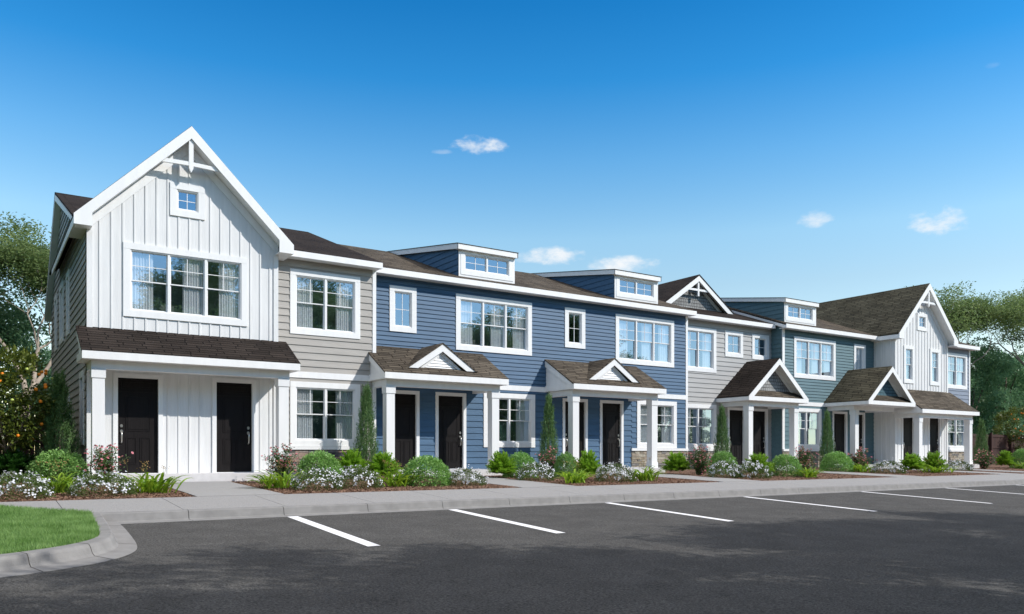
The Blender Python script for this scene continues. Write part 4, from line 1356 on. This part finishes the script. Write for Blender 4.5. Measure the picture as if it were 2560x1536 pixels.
KIND = {'white': ('white_flower_clump', .96, .42, 'flowers', 'white flower clumps in the beds'), 'lily': ('lily_clump', .98, .47, 'plant', 'strap leaved lily clumps in the beds'),
        'box': ('boxwood', 1.0, .62, 'shrub', 'rounded boxwoods in the beds'), 'rose': ('rose_bush', .95, .88, 'rose bush', 'pink rose bushes in the beds'),
        'jun': ('spreading_shrub', 1.1, .66, 'shrub', None), 'fern': ('bright_shrub', 1.1, .66, 'shrub', 'bright green feathery shrubs in the beds')}
PLANTS = [
    ('white', -1.65, -5.02, 1.0, .42, "white flower clump cut by the left edge of the photo"),
    ('lily', -.91, -3.94, .95, .46, "strap leaved clump with tan seed heads between the two leftmost white flower clumps"),
    ('white', -.21, -4.87, 1.04, .41, "white flower clump below the nearest pink roses, left of the first path"),
    ('lily', .69, -4.42, 1.05, .47, "strap leaved clump beside the left edge of the first path, before the nearest door"),
    ('box', -.63, -.37, 1.12, .62, "rounded boxwood at the nearest house corner under the tall evergreen"),
    ('rose', .22, -1.75, .9, .86, "pink rose bush in front of the nearest house's left porch column"),
    ('jun', -1.49, .73, 1.1, .62, "dark green feathery shrub below the left orange tree"),
    ('lily', 3.55, -4.04, 1.0, .46, "strap leaved clump at the right edge of the first path"),
    ('rose', 4.12, -2.41, .9, .90, "pink rose bush before the nearest house's right porch column"),
    ('box', 5.46, -1.41, 1.0, .63, "rounded boxwood before the dark stone base of the warm grey house"),
    ('white', 4.17, -4.82, .98, .42, "left of the two touching white flower clumps before the warm grey house"),
    ('white', 5.20, -4.63, .95, .45, "right of the two touching white flower clumps before the warm grey house"),
    ('fern', 6.65, -.78, .92, .66, "bright feathery shrub at the foot of the evergreen by the warm grey house"),
    ('fern', 7.12, -1.93, .95, .62, "bright feathery shrub before the first blue porch's left column"),
    ('lily', 6.30, -4.42, .98, .46, "strap leaved clump left of the boxwood before the first blue porch"),
    ('box', 7.20, -4.26, 1.05, .60, "large boxwood before the first door of the blue house"),
    ('white', 8.16, -4.58, .92, .39, "white flower clump at the left edge of the second path"),
    ('fern', 10.95, -1.95, .93, .64, "bright feathery shrub at the foot of the first blue porch's right column"),
    ('box', 11.74, -1.84, .9, .62, "boxwood under the lower window between the two blue porches"),
    ('white', 11.25, -3.36, .97, .46, "white flower clump beside the right edge of the second path"),
    ('rose', 13.11, -1.52, .8, .86, "pink rose bush at the foot of the evergreen between the blue porches"),
    ('lily', 11.6, -4.76, 1.02, .44, "strap leaved clump before the roses between the blue porches"),
    ('box', 13.34, -2.07, .68, .62, "boxwood half hidden behind a bright shrub left of the second blue porch"),
    ('fern', 13.17, -3.37, .82, .70, "bright feathery shrub before the second blue porch's left column"),
    ('white', 13.19, -4.62, 1.02, .48, "white flower clump before the fourth blue house door"),
    ('lily', 14.34, -4.58, .97, .50, "strap leaved clump at the pointed end of the bed before the second blue porch"),
    ('fern', 18.45, -1.84, .95, .66, "bright feathery shrub before the stone base of the blue house"),
    ('rose', 18.9, -2.55, 1.0, .96, "pink rose bush where the blue and light grey houses meet"),
    ('white', 18.5, -4.05, .96, .48, "left of two white flower clumps before the light grey house"),
    ('box', 20.70, -1.98, .93, .66, "boxwood at the foot of the evergreen by the light grey house"),
    ('white', 19.2, -4.56, 1.05, .48, "right of two white flower clumps before the light grey house"),
    ('fern', 20.1, -4.1, .98, .68, "bright feathery shrub before the dark gabled porch of the light grey house"),
    ('box', 21.73, -3.94, .99, .62, "boxwood before the right column of the dark gabled porch"),
    ('rose', 24.85, -2.4, 1.05, .94, "pink rose bush before the teal house's lower window"),
    ('lily', 21.93, -4.79, 1.05, .40, "strap leaved clump at the pointed bed end before the light grey house"),
    ('box', 27.6, -2.0, 1.1, .66, "boxwood before the teal house's first door"),
    ('lily', 28.2, -2.75, .9, .43, "strap leaved clump below the roses by the teal porch column"),
    ('rose', 29.42, -1.9, 1.1, .92, "pink rose bush beside the teal house's porch column"),
    ('white', 28.4, -3.8, 1.1, .46, "white flower clump before the side wall of the far white gable"),
    ('fern', 30.0, -3.85, .95, .68, "bright feathery shrub left of the far white house's first door"),
    ('fern', 32.1, -3.62, .93, .73, "bright feathery shrub before the far white house's doors"),
    ('lily', 31.5, -4.05, 1.1, .38, "strap leaved clump touching the far bright shrub before the last porch"),
    ('white', 35.1, -3.1, 1.0, .42, "white flower clump before the last porch's right column"),
    ('rose', 39.3, -2.2, 1.1, .88, "pink rose bush at the foot of the evergreen at the far end of the row"),
    ('fern', 41.6, -2.1, .9, .73, "bright feathery shrub under the right orange tree"),
    ('box', 43.2, -2.2, .95, .80, "boxwood by the right edge of the photo beside the orange tree trunk"),
    ('lily', 42.0, -2.9, 1.0, .44, "strap leaved clump under the right orange tree by the photo's edge"),
]
for kd, x, y, ww, hh, lab in PLANTS:
    nm, w0, h0, cat, grp = KIND[kd]
    place(nm, x, y, 1.2 * ww / w0, 1.16 * hh / h0, lab, cat, grp)
for x, y, hh, ww, lab in [(-.56, .4, 1.02, 1.25, "widest columnar evergreen at the dark side wall of the nearest house"),
                          (7.28, -.35, 1.02, 1.02, "columnar evergreen between the warm grey house and the first blue porch"),
                          (14.18, 0.0, 1.03, 1.0, "columnar evergreen left of the second blue porch"),
                          (23.55, .6, 1.0, 1.05, "columnar evergreen left of the dark gabled porch"),
                          (29.81, 0.0, .99, 1.0, "columnar evergreen left of the teal house's doors"),
                          (41.51, -1.0, .95, 1.05, "columnar evergreen past the far end of the row")]:
    place('columnar_evergreen', x, y, ww, hh, lab, "evergreen shrub", "columnar evergreens along the row")


# ---- trees
def branch_tree(seed, H=11, spread=1.0, clear=.28, leafsize=.13, nleaf=62, trunk_r=.2, lean=(0, 0), depthmax=5, sig=(.40, .40, .17), mintip=4):
    rs = np.random.default_rng(seed)
    wood = MB(); tips = []

    def grow(p, d, L, r, dep):
        pts = [p]; rad = [r]; n = 4; q = p.copy(); dd = d.copy()
        for i in range(n):
            dd = dd + Vector(rs.normal(0, .10 + .03 * dep, 3)); dd.z += .05; dd.normalize()
            q = q + dd * (L / n); pts.append(q.copy()); rad.append(r * (1 - .38 * (i + 1) / n))
            if dep >= mintip and i % 2: tips.append((q.copy(), dep))
        wood.tube(pts, rad, 8 if dep < 2 else (5 if dep < 4 else 3))
        if dep >= depthmax: tips.append((q.copy(), dep)); return
        k = 3 if dep in (0, 1) or rs.random() < .55 else 2
        a0 = rs.uniform(0, 6.28)
        for j in range(k):
            a = a0 + j * 6.28 / k + rs.normal(0, .35); tilt = rs.uniform(.35, .75) * spread * (1.0 if dep else .75)
            ax = dd.orthogonal().normalized(); ax.rotate(Matrix.Rotation(a, 3, dd))
            nd = (dd * math.cos(tilt) + ax * math.sin(tilt)); nd.z = nd.z * .9 + .12; nd.normalize()
            grow(q, nd, L * rs.uniform(.62, .82), rad[-1] * rs.uniform(.62, .8), dep + 1)

    d0 = Vector((lean[0], lean[1], 1)).normalized()
    grow(Vector((0, 0, -.2)), d0, H * clear, trunk_r, 0)
    seg = []
    for p, dep in tips:
        n = int(nleaf * rs.uniform(.5, 1.3))
        c_ = np.array(p)[None] + np.clip(rs.normal(0, 1, (n, 3)), -1.7, 1.7) * np.array(sig)
        v = rs.normal(0, 1, (n, 3)); v[:, 2] = v[:, 2] * .6 + .2
        seg.append(leaf_quads(c_, v, rs.normal(0, 1, (n, 3)), rs.uniform(.6, 1.2, n) * leafsize, rs.uniform(.3, .42, n) * leafsize))
    V, F = merge(seg)
    return wood, V, F


def dense_tree(seed, H=9, rad=3.4, n=26000, ls=.2):
    rs = np.random.default_rng(seed)
    nb = 70
    cz = rs.uniform(.08, 1, nb); th = rs.uniform(0, 6.28, nb); rr_ = rad * np.sqrt(np.clip(1 - (cz - .35) ** 2 / .48, .05, 1)) * rs.uniform(.45, 1, nb)
    C_ = np.stack([np.cos(th) * rr_, np.sin(th) * rr_, cz * H * .93 + .3], 1)
    idx = rs.integers(0, nb, n)
    v = rs.normal(0, 1, (n, 3)); v /= np.linalg.norm(v, axis=1, keepdims=True)
    br = rs.uniform(.7, 1.25, nb)[idx][:, None]
    P = C_[idx] + v * br * np.array([1, 1, .7]) * rs.uniform(.65, 1.0, (n, 1))
    D = v + rs.normal(0, .5, (n, 3))
    V, F = leaf_quads(P, D, rs.normal(0, 1, (n, 3)), rs.uniform(.6, 1.2, n) * ls, rs.uniform(.4, .55, n) * ls)
    w = MB(); w.tube([(0, 0, -.3), (.1, 0, H * .35), (.0, .1, H * .8)], [.22, .16, .05], 8)
    for i in range(10):
        c_ = C_[i]; w.tube([(0, 0, c_[2] * .45), tuple(c_ * [.5, .5, .8]), tuple(c_)], [.08, .05, .02], 5)
    return w, V, F


def tree_thing(name, wood, V, F, leafm, barkm, loc, rz, sc, label, cat, group):
    root = link(name, None, None, loc, rz, sc if hasattr(sc, '__len__') else (sc, sc, sc)); tag(root, label, cat, group)
    link("trunk", wood.mesh(name + "_trunk", barkm, smooth=True), root)
    link("crown", raw_mesh(name + "_crown", V, F, leafm), root)
    return root


wA, VA, FA = branch_tree(21, 11.5, 1.0, .27, .15, 84, .24)
wB, VB, FB = branch_tree(34, 11.5, 1.05, .25, .15, 84, .22, (.08, 0))
tA = tree_thing("broadleaf_tree", wA, VA, FA, LEAF_TALL, BARK, (-.7, 14.9, -.2), R(40), 1.06, "tall pale-barked tree with bare forks left of the row", "tree", "tall open branched trees")
tB = tree_thing("broadleaf_tree", wB, VB, FB, LEAF_TALL, BARK, (57.6, 8.6, -.1), R(200), 1.42, "tall open branched tree just past the far end of the row", "tree", "tall open branched trees")
wC, VC, FC = branch_tree(55, 11.5, 1.05, .27, .20, 84, .22, sig=(.36, .36, .16))
CM = VC.mean(0)


def shade_at(x, y, deg, s_=1.0):
    c_, q_ = math.cos(R(deg)), math.sin(R(deg))
    return (x - s_ * (CM[0] * c_ - CM[1] * q_), y - s_ * (CM[0] * q_ + CM[1] * c_))


tC = tree_thing("broadleaf_tree", wC, VC, FC, LEAF_TALL, BARK, (*shade_at(5.0, -23.0, 10), -1.2), R(10), 1.0, "tall thin-leaved tree standing nearest the camera across the car park", "tree", "trees across the car park")


def again(src, loc, rz, sc, label, group=None):
    o = copy_thing(src, loc, rz, sc if hasattr(sc, '__len__') else (sc, sc, sc)); o['label'] = label
    if group: o['group'] = group
    return o


again(tB, (-6.6, 19.5, -.2), R(120), 1.0, "tall open tree at the left edge of the photo behind the orange tree")
again(tA, (66.5, 7.5, -.1), R(310), 1.5, "tall open tree at the right edge of the photo")
again(tB, (62, 17, -.1), R(75), 1.5, "tall open tree standing farther back behind the far gable")
# across the road, behind the camera: they shade the asphalt and stand in the window reflections
ORD = ["first", "second", "third", "fourth", "fifth", "sixth", "seventh", "eighth", "ninth", "tenth", "eleventh", "twelfth", "thirteenth", "fourteenth", "fifteenth", "sixteenth"]
for i, (x, y, r_, s_) in enumerate([(9.8, -22.6, 80, 1.0), (15.6, -22.0, 200, .98), (21.6, -22.3, 140, 1.0), (28.5, -22.9, 300, 1.0), (36, -24.0, 20, 1.0), (44, -25.0, 110, 1.0), (0, -28.5, 330, 1.1)]):
    again(tC, (*shade_at(x, y, r_, s_), -1.2), R(r_), s_, "%s thin-leaved shade tree across the car park, first counted rightwards, then back" % ORD[i], "trees across the car park")
for i, (x, r_, s_) in enumerate([(-16, 30, 1.6), (-8, 110, 1.75), (1, 200, 1.65), (9, 290, 1.8), (18, 70, 1.65), (27, 160, 1.8), (36, 240, 1.6), (45, 20, 1.75), (52, 100, 1.4)]):
    again(tA if i % 2 else tB, (x, -41 - 3 * (i % 2), -1.3), R(r_), s_, "%s tree of the tall back row across the car park, counted rightwards" % ORD[i], "trees across the car park")
wD, VD, FD = dense_tree(5)
wE, VE, FE = dense_tree(9, 8, 3.0)
gl, gr = "dense trees of the wood behind the left fence", "dense trees of the wood past the far end"
dD = tree_thing("woodland_tree", wD, VD, FD, LEAF_WOOD, BARKD, (-6.0, 20.5, -.2), 0, .98, "dense dark tree in the wood right behind the tall pale tree", "tree", gl)
dE = tree_thing("woodland_tree", wE, VE, FE, LEAF_WOOD, BARKD, (-1.7, 20.5, -.2), 0, .98, "dense dark tree against the rear corner of the nearest house", "tree", gl)
for i, (x, y, s_, src) in enumerate([(-3.8, 25, .8, dD), (1.5, 26, .75, dE), (-9, 24, .8, dE)]):
    again(src, (x, y, -.2), random.uniform(0, 6), s_, "%s dark tree of the second rank of the left wood, counted leftwards" % ORD[i], gl)
for i, (x, y, s_, src) in enumerate([(-6.8, 1.5, 1.05, dD), (-6.6, 7.5, 1.1, dE), (-6.9, 13, 1.1, dD), (-12, 4, 1.2, dE), (-9, -6, .9, dD), (-11, 10.5, 1.3, dD)]):  # unseen trees added to block sky light and darken the side wall
    again(src, (x, y, -.2), random.uniform(0, 6), s_, "%s unseen dark tree added left of the row to shade its side wall" % ORD[i], gl)
for i, (x, y, s_, src) in enumerate([(53.5, 12.5, .9, dE), (57, 14, 1.0, dD), (61.5, 13.0, 1.12, dE), (66.5, 12, 1.1, dD), (72, 12, 1.15, dE), (78, 12, 1.15, dD), (60, 21, 1.25, dD), (68, 20, 1.35, dE), (77, 19, 1.05, dD), (86, 17, 1.1, dE), (95, 16, 1.2, dD)]):
    again(src, (x, y, -.2), random.uniform(0, 6), s_, "%s dense dark tree of the wood past the far end, %s rank" % (ORD[i if i < 6 else i - 6], "front" if i < 6 else "rear"), gr)
for i in range(16):  # unseen tree rows added to keep yellow low sky out of window reflections
    x = -30 + i * 6.4 + max(0, i - 9) * 2
    again(dD if i % 2 else dE, (x, -52 - (i * 37 % 5), -1.35), i * 1.3, 1.0 + .1 * (i % 3), "%s unseen bushy tree, added to cover reflected low sky, of the hedge line far across the car park, counted rightwards" % ORD[i], "hedge line far across the car park")
    again(dE if i % 2 else dD, (x + 3.2, -61 - (i * 29 % 5), -1.35), i * 2.3, 1.5 + .1 * (i % 3), "%s taller dark tree, unseen and added to close gaps in reflections, behind the hedge line across the car park, counted rightwards" % ORD[i], "unseen trees added behind the hedge line to close reflected gaps")


for i in range(12):
    again(dE if i % 2 else dD, (112 + (i * 29 % 7), -46 + i * 7.0, -.9), i * 2.1, 1.1 + .12 * (i % 3), "%s bushy tree of the distant line closing the far end of the car park" % ORD[i], "distant trees past the far end of the car park")


# ---- orange trees
def orange_tree(loc, label, rad, H, seed, nf, ls=.09):
    rs = np.random.default_rng(seed)
    root = link("orange_tree", None, None, loc); tag(root, label, "orange tree", "orange trees at the two ends of the row")
    m = MB(); m.tube([(0, 0, -.05), (.02, 0, .45), (0, .02, .8)], [.05, .042, .04], 8)
    for k in range(7):
        a = k * .9; m.tube([(0, .01, .72), (math.cos(a) * rad * .35, math.sin(a) * rad * .35, 1.15), (math.cos(a) * rad * .7, math.sin(a) * rad * .7, H * .6)], [.026, .018, .008], 6)
    link("trunk", m.mesh("orange_trunk", BARK, smooth=True), root)
    n = 9500
    nb = 80; th = rs.uniform(0, 6.28, nb); cz = rs.uniform(-1, 1, nb); sr = np.sqrt(1 - cz ** 2) * rs.uniform(.7, .93, nb)
    zc = H * .62; hz = H * .37
    C_ = np.stack([np.cos(th) * sr * rad, np.sin(th) * sr * rad, zc + cz * hz], 1)
    idx = rs.integers(0, nb, n); v = rs.normal(0, 1, (n, 3)); v /= np.linalg.norm(v, axis=1, keepdims=True)
    P = C_[idx] + v * rs.uniform(.05, .30, (n, 1))
    out = P - np.array([0, 0, zc]); out /= np.linalg.norm(out, axis=1, keepdims=True)
    V, F = leaf_quads(P, out + rs.normal(0, .6, (n, 3)), rs.normal(0, 1, (n, 3)), rs.uniform(.7, 1.2, n) * ls, rs.uniform(.38, .5, n) * ls)
    link("crown", raw_mesh("orange_crown", V, F, LEAF_ORANGE), root)
    import bmesh
    meshes = []
    for mm in (ORANGEF, LIMEF):
        bm = bmesh.new(); bmesh.ops.create_icosphere(bm, subdivisions=2, radius=.042)
        me = bpy.data.meshes.new("orange"); bm.to_mesh(me); bm.free(); me.materials.append(mm)
        me.polygons.foreach_set("use_smooth", [True] * len(me.polygons)); meshes.append(me)
    for k in range(nf):
        a = rs.uniform(3.0, 6.6); c2 = rs.uniform(-.85, .8); s2 = math.sqrt(1 - c2 * c2)
        p = (math.cos(a) * s2 * rad * .98, math.sin(a) * s2 * rad * .98, zc + c2 * hz * .98)
        link("orange", meshes[1 if k % 4 == 1 else 0], root, p)


orange_tree((-1.66, 1.0, -.12), "orange tree with large fruit at the left edge of the photo", 1.22, 3.1, 3, 30, .115)
orange_tree((51.3, 1.3, -.1), "orange tree standing before the fence at the right edge of the photo", 1.75, 3.45, 4, 60, .11)
scene.render.film_transparent = False
